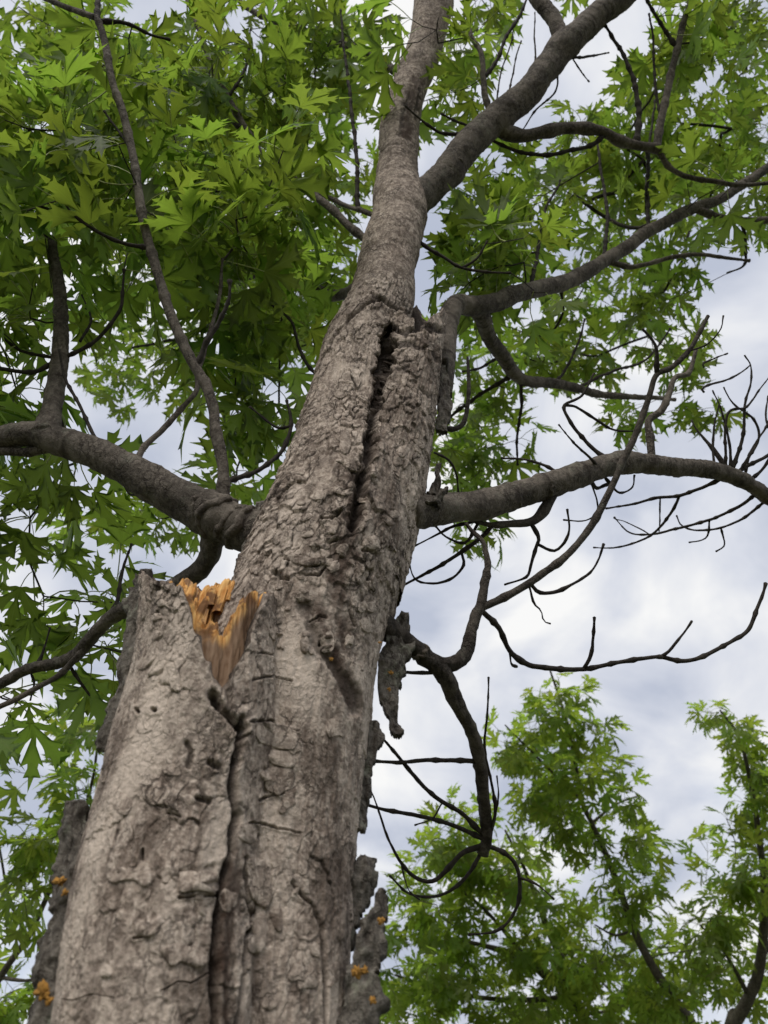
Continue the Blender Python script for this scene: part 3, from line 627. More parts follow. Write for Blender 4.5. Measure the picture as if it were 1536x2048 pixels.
def branch(key, pts, w0, w1, d0=None, d1=None, on=None, name='branch', mat=None, parent=None, owner=None, bare=False, ext=None, wmid=None, sides=None, swell=1.0, ds=None, bumps=()):
    pts = np.array(pts, float)
    if d0 is None:
        b = BR[on]; i = np.argmin(np.hypot(b['px'][:, 0] - pts[0, 0], b['px'][:, 1] - pts[0, 1])); d0 = b['d'][i]
        pts[0] = .6 * pts[0] + .4 * b['px'][i]
    if d1 is None: d1 = d0
    seg = np.concatenate([[0], np.cumsum(np.hypot(*np.diff(pts, axis=0).T))]); seg /= seg[-1]
    dep = np.interp(seg, np.linspace(0, 1, len(ds)), ds) if ds is not None else d0 + (d1 - d0) * seg
    P3 = np.array([at(x, y, d) for (x, y), d in zip(pts, dep)])
    if ext is not None: P3 = np.vstack([P3, P3[-1] + np.array(ext, float).reshape(-1, 3)])
    q = catmull(P3, 10); L = np.concatenate([[0], np.cumsum(np.linalg.norm(np.diff(q, axis=0), axis=1))]); Lt = L[-1]
    big = w0 > 26; st = .006 if big else .0055; n = int(np.clip(Lt / st, 10, 260)); s = np.linspace(0, Lt, n)
    q = np.stack([np.interp(s, L, q[:, k]) for k in range(3)], -1); t = s / Lt
    px, py, d = project(q)
    sd_ = abs(hash(key)) % 1000 if False else sum(ord(c) * (i + 3) for i, c in enumerate(key)) % 997
    wob = .25 * w1 + (4.5 if w0 < 14 else 2.0)
    q = q + (np.stack([vnoise(np.stack([s * 9, 0 * s + sd_, 0 * s + k], -1), 95) + (.6 * vnoise(np.stack([s * 32, 0 * s + sd_, 0 * s + k], -1), 88) if w0 < 14 else 0) for k in range(3)], -1) * (wob * .35 * d / F)[:, None]) * np.minimum(1, t * 6)[:, None]
    wv = np.interp(t, [0, .5, 1], [w0, wmid, w1]) if wmid else w0 + (w1 - w0) * t
    if ext is not None: dr = np.interp(t, [0, 1], [d0, d1])
    else: dr = d
    R = wv / 2 * dr / F
    R = R * (1 + (swell - 1) * np.exp(-(t * Lt / .03) ** 2))
    sp_ = .034 if w0 < 12 else .09; ph = (s + .006 * np.sin(s * 70 + sd_)) % sp_; nodes = np.exp(-((ph - sp_ / 2) / (R * .9 + .0008)) ** 2); R = R * (1 + (.5 if w0 < 12 else .25) * nodes * (w0 < 30))
    if w0 < 14: R = R * (1 + .7 * np.exp(-((Lt - s) / .006) ** 2)) * (.72 + .28 * np.minimum(1, (Lt - s) / .05))
    for bx_, by_, amp, wd in bumps: R = R * (1 + amp * np.exp(-(np.hypot(px - bx_, py - by_) / wd) ** 2))
    V, f4, f3 = tube(q, R, sides or (40 if big else 12 if w0 > 12 else 8), knob=.10, relief=.0011 if big else .0003, seed=sd_)
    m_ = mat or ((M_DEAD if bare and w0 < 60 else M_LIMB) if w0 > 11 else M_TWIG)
    nv_ = len(V) - 2; sides_ = nv_ // n; Ls = np.append(np.repeat(s, sides_), [0, Lt])
    rg = sstep(.45, .8, fbm(np.stack([V[:, 1] * 25, V[:, 2] * 8 + V[:, 0] * 8, Ls * 150], -1), 97, 2)) * (w0 > 30)
    at_ = dict(crack=rg * .7, tone=.8 * fbm(V * np.array([30, 30, 30.0]), 96, 3), inner=np.zeros(len(V))) if m_ in (M_LIMB, M_DEAD) else None
    par = parent if parent is not None else (owner or tree)
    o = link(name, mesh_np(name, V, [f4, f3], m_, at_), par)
    BR[key] = dict(P=q, px=np.stack([px, py], -1), d=d, R=R, w=wv, o=o, bare=bare); return o
def sub(key, on, pts, w0, w1, dd=0.0, bare=False, name='twig', **k):
    """a twig on a branch; it becomes a sub-part of the branch it grows from"""
    b = BR[on]; i = np.argmin(np.hypot(b['px'][:, 0] - pts[0][0], b['px'][:, 1] - pts[0][1])); d0 = b['d'][i]
    par = b['o'] if b['o'].parent is not None and b['o'].parent.type == 'EMPTY' else b['o'].parent
    return branch(key, pts, w0, w1, d1=d0 + dd, on=on, parent=par, name=name, bare=bare, **k)

# left limb and what it carries
branch('LL', [(560, 1078), (510, 1066), (460, 1045), (400, 1020), (330, 985), (270, 950), (200, 912), (140, 890), (90, 876), (40, 872), (-40, 890), (-160, 930)], 92, 34, d0=.99, d1=1.16, name='limb', wmid=64, swell=1.15, bumps=((440, 1040, .16, 16), (410, 1028, .10, 9), (478, 1052, .10, 10), (300, 968, .06, 14)))
branch('LLu', [(92, 880), (98, 840), (110, 790), (118, 720), (121, 650), (118, 570), (105, 480)], 42, 18, on='LL', d1=1.4, swell=1.5)
branch('LLd', [(110, 900), (60, 905), (0, 904), (-80, 915)], 20, 14, on='LL', d1=1.12)
branch('L1', [(447, 1022), (447, 950), (442, 910), (430, 855), (425, 815), (410, 770), (387, 730), (360, 675), (340, 625), (325, 575), (310, 525), (300, 490), (287, 440), (275, 380), (267, 325), (257, 270), (245, 220), (227, 165), (212, 100), (200, 55), (192, 35)], 24, 13, on='LL', d1=1.42, swell=1.5)
sub('L1a', 'L1', [(192, 36), (150, 22), (95, 0), (30, -30)], 12, 8, .1); sub('L1b', 'L1', [(196, 38), (197, 0), (200, -60)], 11, 8, .1); sub('L1c', 'L1', [(200, 42), (245, 45), (300, 68), (340, 80)], 9, 5, .05)
sub('L1d', 'L1', [(300, 497), (250, 488), (200, 468), (150, 435), (125, 400)], 9, 5, -.03); sub('L1e', 'L1', [(390, 735), (400, 715), (410, 685), (435, 645), (455, 600), (458, 560)], 11, 7, .04)
sub('L1f', 'L1', [(265, 300), (235, 260), (208, 225)], 6, 4, .05)
branch('L2', [(268, 945), (285, 900), (320, 865), (360, 820), (390, 780), (394, 740), (412, 690), (440, 590), (445, 520)], 13, 6, on='LL', d1=1.32)
branch('L3', [(452, 965), (505, 945), (545, 920), (570, 890), (582, 850), (575, 800)], 11, 6, on='L1', d1=1.22); sub('L3a', 'L3', [(582, 852), (555, 855), (525, 835), (500, 815)], 6, 4, .03)
sub('LLua', 'LLu', [(130, 718), (190, 682), (235, 630), (246, 590), (250, 540)], 9, 5, .03); sub('LLub', 'LLu', [(112, 722), (65, 745), (0, 740), (-60, 730)], 10, 7, -.05); sub('LLuc', 'LLu', [(108, 717), (40, 700), (0, 668), (-40, 620)], 7, 4, .05)
sub('LLue', 'LLu', [(186, 684), (182, 640), (165, 590)], 6, 3, .05)
branch('LLt', [(208, 905), (185, 870), (160, 815), (132, 758), (120, 700)], 8, 5, on='LL', d1=1.2)
branch('LLw', [(300, 985), (265, 990), (250, 970)], 6, 4, on='LL', d1=1.1)
branch('LL2', [(432, 1055), (424, 1085), (418, 1115), (395, 1145), (340, 1180), (262, 1212), (215, 1240), (170, 1290), (140, 1318), (100, 1330), (50, 1340), (0, 1368), (-80, 1400)], 44, 18, on='LL', d1=1.15, wmid=28, swell=1.3)
sub('LL2a', 'LL2', [(175, 1295), (125, 1345), (75, 1375), (25, 1402), (-30, 1425)], 14, 9, -.04); sub('LL2b', 'LL2', [(138, 1330), (165, 1370), (190, 1400), (232, 1415)], 7, 4, 0)
sub('LL2c', 'LL2', [(218, 1238), (236, 1195), (243, 1140), (262, 1090)], 9, 5, .1); sub('LL2d', 'LL2', [(70, 1340), (88, 1300), (100, 1255)], 7, 4, .03); sub('LL2e', 'LL2', [(60, 1345), (70, 1365), (62, 1400)], 5, 3, 0)
# upper left: branches growing from the stem above the fork
branch('UL1', [(790, 520), (748, 490), (700, 455), (665, 420), (620, 385), (560, 345), (525, 310), (500, 270), (480, 240), (455, 195), (425, 135), (410, 95), (395, 45), (372, -10), (350, -70)], 16, 9, d0=1.55, d1=2.1, wmid=13)
sub('UL1a', 'UL1', [(455, 195), (475, 165), (495, 115), (500, 60)], 7, 4, .1); sub('UL1b', 'UL1', [(500, 270), (450, 230), (390, 172), (340, 140)], 9, 4, .1)
branch('UL2', [(790, 438), (748, 430), (700, 415), (650, 395), (615, 380), (560, 330)], 12, 6, d0=1.6, d1=1.9)
sub('UL2a', 'UL2', [(716, 420), (714, 380), (712, 290), (702, 215), (690, 120), (680, 20)], 9, 4, .3)
branch('UL3', [(800, 600), (720, 580), (670, 592), (625, 575), (560, 545), (520, 550), (400, 560)], 26, 8, d0=1.75, d1=2.5)
sub('UL3a', 'UL3', [(625, 575), (600, 540), (590, 500), (560, 460)], 8, 4, .2); sub('UL3b', 'UL3', [(560, 545), (520, 600), (440, 640), (340, 680), (250, 700)], 8, 4, .4)
branch('UL4', [(820, 170), (760, 120), (690, 90), (600, 60), (500, 20), (420, -60)], 18, 8, d0=2.0, d1=2.6)
branch('UL5', [(690, 780), (625, 740), (600, 700), (580, 640), (530, 600)], 8, 4, d0=1.25, d1=1.5)
# right: big ascending limb
branch('R1', [(820, 408), (858, 380), (898, 340), (943, 285), (993, 235), (1048, 185), (1093, 135), (1128, 95), (1168, 60), (1218, 15), (1280, -45), (1360, -130)], 62, 42, d0=1.60, d1=1.98, name='limb', swell=1.2, bumps=((900, 335, .10, 12), (1128, 92, .16, 22), (1000, 232, .10, 18)))
branch('R1a', [(1128, 85), (1105, 38), (1075, 0), (1040, -60), (1010, -150)], 32, 22, on='R1', d1=2.0, swell=1.35)
branch('R2', [(1000, 250), (1010, 264), (1048, 272), (1088, 265), (1128, 258), (1168, 258), (1208, 265), (1238, 280), (1273, 290), (1316, 298)], 26, 18, on='R1', d1=1.80, swell=1.3)
sub('R2a', 'R2', [(1314, 295), (1323, 240), (1338, 175), (1353, 100), (1368, 40), (1388, -15), (1400, -80)], 16, 10, .2); sub('R2b', 'R2', [(1273, 285), (1279, 220), (1268, 160), (1248, 110), (1228, 75), (1208, 45)], 11, 6, .1)
sub('R2c', 'R2', [(1208, 272), (1183, 290), (1143, 302), (1093, 310), (1043, 305), (993, 285), (960, 270)], 9, 6, -.05, bare=True); sub('R2d', 'R2', [(1316, 300), (1343, 340), (1383, 357), (1428, 365), (1478, 372), (1540, 367), (1620, 350)], 12, 7, .05)
sub('R2e', 'R2a', [(1353, 95), (1335, 70), (1310, 30), (1290, -5), (1270, -50)], 8, 5, .05); sub('R2f', 'R2a', [(1350, 90), (1380, 85), (1402, 78)], 5, 3, .05)
sub('R2g', 'R2', [(1292, 295), (1298, 350), (1293, 400), (1298, 450)], 7, 5, .4); sub('R2h', 'R2a', [(1322, 245), (1312, 160), (1306, 70), (1300, 30)], 6, 4, .1)
sub('R1b', 'R1', [(950, 262), (893, 268), (863, 257), (833, 235), (808, 212)], 8, 4, -.08); sub('R1c', 'R1', [(950, 255), (913, 242), (883, 225)], 6, 4, 0); sub('R1d', 'R1', [(1143, 122), (1183, 112), (1218, 105)], 6, 3, .1)
sub('R1e', 'R1', [(975, 225), (970, 180), (963, 110), (943, 75), (933, 30), (925, -30)], 13, 7, .15); sub('R1f', 'R1e', [(970, 155), (998, 115), (1013, 75), (1038, 35), (1058, -10)], 8, 5, .1); sub('R1g', 'R1', [(1123, 145), (1108, 185), (1068, 225), (1040, 270)], 4, 3, .15, bare=True)
for i, pp in enumerate(([(985, 205), (1000, 150), (1022, 90), (1028, 45)], [(1060, 165), (1070, 110), (1068, 60), (1070, 25)], [(1010, 190), (1030, 130), (1042, 80)], [(1150, 118), (1168, 150), (1180, 165)])): sub('R1t%d' % i, 'R1', pp, 3.5, 2.5, .1, bare=True)
branch('R0', [(835, 480), (870, 505), (920, 535), (965, 545), (1020, 548)], 8, 5, d0=1.48, d1=1.45); sub('R0a', 'R0', [(925, 535), (955, 515), (975, 480)], 6, 4, .0)
# rear limb behind the dead lobe
branch('R3', [(880, 790), (888, 720), (896, 650), (912, 610), (950, 612), (990, 606), (1030, 590), (1090, 575), (1150, 556), (1208, 522), (1248, 497), (1298, 465), (1343, 437), (1393, 415), (1440, 398), (1500, 360), (1570, 310)], 48, 16, d0=1.22, d1=2.3, name='limb', wmid=27, ds=[1.26, 1.45, 1.6, 1.8, 2.0, 2.15, 2.3])
branch('R3b', [(945, 612), (966, 640), (978, 675), (1006, 712), (1028, 745), (1055, 762), (1108, 766), (1153, 776), (1200, 788), (1305, 795), (1350, 800)], 34, 7, on='R3', d1=2.2, wmid=18)
sub('R3c', 'R3', [(1215, 525), (1260, 534), (1293, 530), (1343, 515), (1418, 510), (1500, 520)], 12, 6, .1); sub('R3d', 'R3', [(1390, 418), (1443, 435), (1483, 440), (1540, 440), (1640, 450)], 15, 10, .1); sub('R3e', 'R3d', [(1483, 442), (1493, 500), (1488, 530), (1455, 545)], 7, 4, .05); sub('R3f', 'R3', [(1298, 462), (1293, 375), (1298, 300), (1310, 200)], 8, 4, .2)
sub('R3g', 'R3', [(1120, 565), (1125, 620), (1105, 660), (1075, 675)], 6, 4, .1); sub('R3h', 'R3', [(1208, 520), (1216, 440), (1205, 360), (1195, 280)], 8, 4, .3)
sub('R3i', 'R3', [(1060, 582), (1075, 500), (1090, 420), (1120, 360)], 8, 4, .3)
sub('R3j', 'R3b', [(1043, 758), (1043, 815), (1033, 880), (1033, 930)], 7, 4, .1); sub('R3k', 'R3b', [(1028, 748), (990, 770), (945, 800), (905, 830), (880, 870)], 9, 5, .1); sub('R3l', 'R3b', [(1000, 715), (960, 735), (925, 742)], 6, 4, .1)
sub('R3m', 'R3b', [(1108, 768), (1130, 740), (1155, 690), (1170, 640)], 6, 4, .1); sub('R3n', 'R3b', [(1153, 776), (1230, 740), (1290, 720), (1340, 660)], 6, 4, .2)
# dead stub hanging by the lobe
branch('R3s', [(889, 715), (889, 790), (885, 850), (892, 858), (912, 858), (930, 840), (938, 780), (935, 715)], 16, 5, d0=1.22, d1=1.35, wmid=11, bare=True)
branch('R3u', [(868, 905), (895, 920), (912, 950), (915, 985)], 5, 4, d0=1.06, d1=1.1, bare=True)
# big bare right limb
branch('R4', [(810, 1024), (858, 1020), (908, 1015), (968, 1010), (1018, 995), (1068, 980), (1118, 962), (1168, 945), (1208, 932), (1243, 925), (1293, 927), (1343, 932), (1393, 937), (1443, 947), (1493, 965), (1545, 1000), (1640, 1060)], 66, 24, d0=.99, d1=1.5, name='limb', wmid=40, bare=True, swell=1.2, bumps=((1085, 975, .12, 10), (1160, 948, .10, 12), (1020, 995, .05, 8), (1243, 925, .10, 20)))
branch('R4a', [(1303, 915), (1300, 870), (1298, 840), (1323, 820), (1338, 790), (1350, 755), (1378, 745), (1392, 700)], 17, 8, on='R4', d1=1.4, bare=True, mat=M_LIMB)
T4 = [('a', 'R4', [(1465, 942), (1483, 885), (1488, 855), (1493, 800), (1503, 765), (1503, 730), (1490, 710)], 8, 3), ('b', 'R4', [(1463, 938), (1458, 880), (1438, 815), (1425, 780)], 7, 3), ('c', 'R4', [(1458, 935), (1428, 900), (1393, 860), (1383, 840)], 12, 3),
      ('d', 'R4', [(1480, 938), (1518, 880), (1508, 840), (1468, 810), (1448, 775)], 6, 3), ('e', 'R4', [(1470, 945), (1510, 925), (1560, 900)], 9, 6), ('f', 'R4', [(1453, 935), (1453, 830), (1493, 815), (1518, 780), (1540, 750)], 6, 3),
      ('g', 'R4', [(1440, 965), (1393, 977), (1358, 990), (1313, 995), (1268, 1007), (1213, 1017)], 7, 4), ('h', 'R4', [(1510, 990), (1483, 1010), (1443, 1030), (1383, 1050), (1343, 1060), (1298, 1070), (1258, 1065), (1228, 1035)], 7, 3),
      ('i', 'R4', [(1530, 1005), (1488, 1035), (1438, 1055), (1393, 1060), (1363, 1050), (1353, 1030)], 6, 3), ('j', 'R4g', [(1358, 992), (1343, 1025), (1308, 1065), (1268, 1085), (1228, 1095), (1188, 1096)], 6, 3), ('k', 'R4h', [(1420, 1040), (1412, 1075), (1378, 1083)], 4, 3), ('l', 'R4i', [(1440, 1055), (1450, 1090), (1432, 1105)], 4, 3),
      ('m', 'R4', [(1500, 960), (1530, 930), (1545, 880), (1530, 840), (1536, 790)], 7, 3), ('n', 'R4', [(1213, 918), (1168, 880), (1143, 850), (1128, 812), (1163, 790), (1188, 745)], 9, 4), ('o', 'R4n', [(1128, 812), (1153, 815), (1193, 840), (1228, 860), (1283, 862)], 6, 4), ('p', 'R4', [(1213, 965), (1203, 940), (1178, 915), (1148, 885), (1118, 850)], 7, 3),
      ('q', 'R4', [(1123, 945), (1093, 932), (1048, 918), (1003, 915)], 6, 4), ('r', 'R4', [(1210, 960), (1235, 985), (1265, 975), (1270, 950)], 6, 4), ('s', 'R4', [(1175, 955), (1190, 975), (1215, 968)], 10, 7), ('t', 'R4g', [(1320, 994), (1321, 1040), (1319, 1062)], 4, 3),
      ('u', 'R4', [(1180, 965), (1195, 1015), (1175, 1040), (1128, 1040)], 4, 3), ('v', 'R4a', [(1352, 775), (1408, 775), (1468, 755), (1503, 728)], 5, 3), ('w', 'R4a', [(1353, 752), (1408, 725), (1455, 707)], 4, 3), ('x', 'R4', [(1430, 940), (1425, 880), (1436, 810)], 6, 3), ('y', 'R4', [(1490, 955), (1500, 905), (1530, 860), (1545, 820)], 6, 3), ('z', 'R4h', [(1300, 1070), (1250, 1045), (1232, 1040)], 3, 2)]
for k, on, pp, a, b in T4: sub('R4' + k, on, pp, a, b, .04 if k != 'p' else -.12, bare=True)
branch('R4A', [(1112, 988), (1088, 1020), (1063, 1043), (1018, 1048), (983, 1050), (950, 1043)], 24, 9, on='R4', d1=1.08, bare=True)
T5 = [('a', 'R4A', [(985, 1052), (968, 1070), (923, 1105), (868, 1140), (800, 1175)], 9, 6), ('b', 'R4A', [(1063, 1046), (1078, 1075), (1073, 1095), (1063, 1130), (1053, 1155), (1008, 1170)], 9, 4), ('c', 'R4Ab', [(1078, 1090), (1108, 1100), (1128, 1085), (1138, 1060), (1133, 1020)], 6, 4), ('d', 'R4Aa', [(923, 1105), (928, 1130), (908, 1155), (873, 1167), (833, 1160), (818, 1125)], 6, 4), ('e', 'R4A', [(958, 1045), (933, 1085), (893, 1075), (868, 1050)], 7, 4), ('f', 'R4A', [(950, 1043), (908, 1052), (873, 1070), (823, 1095)], 6, 4)]
for k, on, pp, a, b in T5: sub('R4A' + k, on, pp, a, b, -.02, bare=True)
# lower bare branch with its loop, drooping arm and long arched shoot
branch('R6', [(735, 1232), (790, 1268), (815, 1285), (850, 1315), (885, 1345), (915, 1410), (942, 1460), (955, 1500), (965, 1560), (970, 1620), (975, 1670), (965, 1706)], 46, 24, d0=.88, d1=.92, name='branch', wmid=28, bare=True, swell=1.3)
branch('R6L', [(872, 1332), (910, 1327), (933, 1305), (942, 1262), (952, 1228), (960, 1212), (973, 1150), (975, 1125), (968, 1085), (953, 1070), (933, 1047)], 32, 7, on='R6', d1=1.03, wmid=20, bare=True)
branch('R5', [(955, 1218), (1008, 1195), (1053, 1170), (1088, 1145), (1123, 1120), (1153, 1090), (1183, 1050), (1208, 1005), (1233, 955), (1248, 920), (1268, 880), (1283, 840), (1298, 795), (1313, 750), (1343, 735), (1378, 700), (1398, 665), (1415, 632)], 16, 8, on='R6L', d1=1.16, bare=True, wmid=14)
T6 = [('a', 'R5', [(1313, 748), (1313, 700), (1300, 675), (1283, 658)], 10, 4), ('b', 'R5', [(1060, 1168), (1078, 1182), (1108, 1182), (1138, 1170), (1178, 1145), (1198, 1115), (1208, 1087)], 8, 5), ('c', 'R5', [(1060, 1172), (1068, 1205), (1083, 1220), (1088, 1240), (1102, 1246)], 5, 3), ('d', 'R5', [(1378, 702), (1410, 690), (1440, 660), (1447, 632)], 4, 2.5)]
for k, on, pp, a, b in T6: sub('R5' + k, on, pp, a, b, .0, bare=True)
branch('R6S', [(966, 1222), (998, 1255), (1018, 1298), (1050, 1325), (1088, 1333), (1168, 1338), (1228, 1327), (1288, 1317), (1323, 1314), (1358, 1322), (1398, 1315), (1433, 1298), (1468, 1280), (1498, 1255), (1518, 1205), (1530, 1165)], 11, 7, on='R6L', d1=1.08, bare=True)
T7 = [('a', 'R6S', [(1323, 1312), (1338, 1300), (1363, 1270), (1383, 1240)], 7, 5), ('b', 'R6S', [(1168, 1336), (1183, 1300), (1187, 1235)], 8, 6), ('c', 'R6S', [(1018, 1300), (1022, 1328), (1034, 1334)], 7, 5)]
for k, on, pp, a, b in T7: sub('R6S' + k, on, pp, a, b, .0, bare=True)
T8 = [('a', 'R6', [(945, 1524), (858, 1522), (798, 1526), (735, 1519)], 9, 7), ('b', 'R6', [(885, 1348), (840, 1347), (770, 1344)], 8, 7), ('c', 'R6', [(960, 1668), (918, 1625), (873, 1595), (833, 1555), (798, 1515), (768, 1480), (740, 1450)], 10, 6), ('d', 'R6', [(962, 1678), (923, 1657), (878, 1642), (818, 1630), (768, 1620), (720, 1606)], 9, 7),
      ('e', 'R6', [(965, 1690), (928, 1705), (903, 1730), (868, 1760), (833, 1755), (803, 1725), (775, 1670), (750, 1600), (735, 1570)], 11, 3), ('f', 'R6', [(962, 1700), (938, 1745), (908, 1775), (868, 1792), (818, 1785), (780, 1750)], 8, 4), ('g', 'R6', [(968, 1690), (1013, 1710), (1033, 1735), (1040, 1770), (1038, 1810), (1018, 1845), (988, 1865), (938, 1870)], 9, 5), ('h', 'R6g', [(1040, 1755), (1075, 1772), (1108, 1800)], 6, 3),
      ('i', 'R6', [(975, 1690), (990, 1625), (983, 1565), (970, 1495), (975, 1425), (978, 1355)], 7, 4), ('j', 'R6', [(978, 1680), (995, 1600), (993, 1550)], 6, 3), ('k', 'R6e', [(803, 1730), (818, 1780), (840, 1800)], 4, 3), ('l', 'R6c', [(886, 1605), (865, 1640), (830, 1652)], 4, 3)]
for k, on, pp, a, b in T8: sub('R6' + k, on, pp, a, b, -.02, bare=True)

def ridge(on, px0, py0, fac, rad, swirl, a0, a1, seed):
    b = BR[on]; i = int(np.argmin(np.hypot(b['px'][:, 0] - px0, b['px'][:, 1] - py0))); P = b['P'][i]; T = b['P'][min(i + 2, len(b['P']) - 1)] - b['P'][max(0, i - 2)]; T /= np.linalg.norm(T)
    v = np.array([0, 0, CAMZ]) - P; v -= T * v.dot(T); v /= np.linalg.norm(v); w = np.cross(T, v); a = np.radians(np.linspace(a0, a1, 40)); R = b['R'][i] * fac * .93; rad *= .75
    q = P + (np.cos(a)[:, None] * v + np.sin(a)[:, None] * w) * R + T * (swirl * np.sin(a * 1.7 + seed) + .004 * vnoise(np.stack([a * 3, a * 0, a * 0 + seed], -1), 98))[:, None]
    rr = rad * (.35 + .65 * np.sin(np.linspace(0, math.pi, 40)) ** .6) * (1 + .35 * vnoise(np.stack([a * 5, a * 0, a * 0 + seed], -1), 99))
    V, f4, f3 = tube(q, rr, 12, knob=.3, relief=.0012, seed=seed)
    link('bark_collar', mesh_np('bark_collar', V, [f4, f3], M_LIMB, dict(crack=.4 * sstep(.1, .5, vnoise(V * 160, 94)), tone=.4 + .5 * vnoise(V * 60, 90), inner=.3 * sstep(0, .4, vnoise(V * 45, 89)))), b['o'])
for k_ in (('LL', 415, 1030, .96, .006, .010, -110, 80, 1), ('LL', 440, 1040, .97, .008, .012, -80, 110, 2), ('LL', 468, 1050, .97, .007, .008, -100, 100, 3), ('LL', 490, 1058, 1.0, .008, .006, -110, 110, 4), ('R1', 868, 370, .97, .005, .008, -100, 60, 5), ('R1', 905, 330, .97, .0035, .004, -90, 70, 6), ('R4', 1020, 995, .97, .0025, .003, -110, 90, 7), ('R4', 1085, 975, .97, .003, .003, -80, 110, 8), ('R6', 838, 1305, 1.0, .004, .005, -100, 100, 9)): ridge(*k_)

# ------------------------------------------------------------------ leaves
def leaf_outline():
    right = dict(
        c=[(.05, .26), (.042, .42), (.095, .52), (.185, .70), (.09, .655), (.08, .74), (.135, .87), (.052, .83), (0, 1.05)],
        li=[(.05, .26), (.13, .36), (.185, .45), (.235, .63), (.275, .505), (.325, .545), (.40, .715), (.415, .59), (.46, .64), (.63, .82)],
        lo=[(.11, .10), (.25, .24), (.36, .285), (.55, .295), (.415, .37), (.455, .41), (.65, .44), (.49, .495), (.52, .56), (.63, .82)],
        bi=[(.11, .10), (.24, .13), (.30, .135), (.42, .215), (.38, .11), (.44, .115), (.57, .09)],
        bo=[(.0, 0), (.11, -.02), (.21, .015), (.28, -.01), (.41, -.075), (.385, .02), (.45, .04), (.57, .09)])
    return right
def build_leaf(seed, L, pet, lo=False):
    r = np.random.default_rng(seed); R = leaf_outline(); V = []; F_ = []; rib = []
    def add(x, y, a): V.append([x, y, 0.0]); rib.append(a); return len(V) - 1
    O = add(0, 0, 0); cache = {}
    jit = {}
    def pt(p, sgn):
        k = (round(p[0] * sgn, 4), round(p[1], 4))
        if k not in cache:
            if p == (.0, 0): cache[k] = O
            else:
                jx, jy = (r.random() - .5) * .028, (r.random() - .5) * .028
                cache[k] = add(p[0] * sgn + jx * (abs(p[0]) > 1e-6), p[1] + jy, 1.0)
        return cache[k]
    def strip(ribids, outids):
        a = b = 0
        while a < len(ribids) - 1 or b < len(outids) - 1:
            if b < len(outids) - 1 and (a >= len(ribids) - 1 or (b + 1) / len(outids) <= (a + 1) / len(ribids)):
                if len({ribids[a], outids[b], outids[b + 1]}) == 3: F_.append((ribids[a], outids[b], outids[b + 1]))
                b += 1
            else:
                if len({ribids[a], outids[b], ribids[a + 1]}) == 3: F_.append((ribids[a], outids[b], ribids[a + 1]))
                a += 1
    thin = (lambda c: c[::2] if len(c) % 2 else c[:1] + c[1:-1:2] + c[-1:]) if False else (lambda c: c)
    nr = 3 if lo else 5
    tipc = pt((0, 1.05), 1); V[tipc] = [0, 1.05, 0]; rib[tipc] = 0
    ribc = [O] + [add(0, t, 0) for t in np.linspace(0, 1.05, nr + 1)[1:-1]] + [tipc]
    for s in (1, -1): strip(ribc, [pt(p, s) for p in R['c']]) 
    lob = {}
    for s in (1, -1):
        for tip, i_, o_ in (((.63, .82), 'li', 'lo'), ((.57, .09), 'bi', 'bo')):
            tp = pt(tip, s); rib[tp] = 0
            rb = [O] + [add(V[tp][0] * t, V[tp][1] * t, 0) for t in np.linspace(0, 1, nr)[1:-1]] + [tp]
            strip(rb, [pt(p, s) for p in R[i_]]); strip(rb, [pt(p, s) for p in R[o_]])
    V = np.array(V); rib = np.array(rib, float)
    # orient every face the same way
    F2 = []
    for a, b, c in F_:
        cr = np.cross(V[b] - V[a], V[c] - V[a])[2]
        if abs(cr) < 1e-7: continue
        F2.append((a, b, c) if cr > 0 else (a, c, b))
    x, y = V[:, 0].copy(), V[:, 1].copy(); rad = np.hypot(x, y); ang = np.arctan2(x, y)
    fold = r.uniform(.05, .16); droop = r.uniform(.10, .45); cup = r.uniform(-.15, .30); tw = r.uniform(-.35, .35)
    z = fold * rib * (.18 + .12 * np.sin(ang * 5 + r.uniform(0, 6))) - droop * rad ** 2 * (.7 + .5 * np.cos(ang * 2 + r.uniform(-1, 1))) + cup * x * x + tw * x * y + .05 * np.sin(ang * 4 + r.uniform(0, 6)) * rad
    V[:, 2] = z; V[:, 0] = x * (1 - .12 * np.abs(tw)); V *= L
    # stalk along -Y joining the blade at the origin; moved so the stalk base is the leaf origin
    pl = pet * L; sag = r.uniform(.05, .16) * pl; w = .0011 + .0002 * r.random(); nv = len(V); PV = []; k_ = 4 if not lo else 3
    for k in range(k_):
        t = k / (k_ - 1); cx, cy, cz = 0, -pl * (1 - t), sag * math.sin(math.pi * t)
        for j in range(3):
            a = 2 * math.pi * j / 3; PV.append((cx + math.cos(a) * w, cy, cz + math.sin(a) * w))
    PF = [(nv + k * 3 + j, nv + k * 3 + (j + 1) % 3, nv + (k + 1) * 3 + (j + 1) % 3, nv + (k + 1) * 3 + j) for k in range(k_ - 1) for j in range(3)]
    # tilt the blade at the stalk end
    til = r.uniform(-.2, .7); ct, st_ = math.cos(til), math.sin(til); Y2 = V[:, 1] * ct + V[:, 2] * st_; Z2 = -V[:, 1] * st_ + V[:, 2] * ct
    V[:, 1] = Y2; V[:, 2] = Z2
    V = np.vstack([V, PV]); V[:, 1] += pl
    return V, np.array(F2), np.array(PF), np.concatenate([rib, np.ones(len(PV))])
LEAVES = [build_leaf(i + 100, 1.0, .55 + .07 * (i % 5), lo=False) for i in range(9)]
for i in range(9):
    V, a, b, c = LEAVES[i]; w = V[-12:]  # keep stalks slim after scaling: unit leaves are scaled by about 0.12
    m = w.reshape(4, 3, 3).mean(1, keepdims=True); V[-12:] = (m + (w.reshape(4, 3, 3) - m) * 10.0).reshape(12, 3)
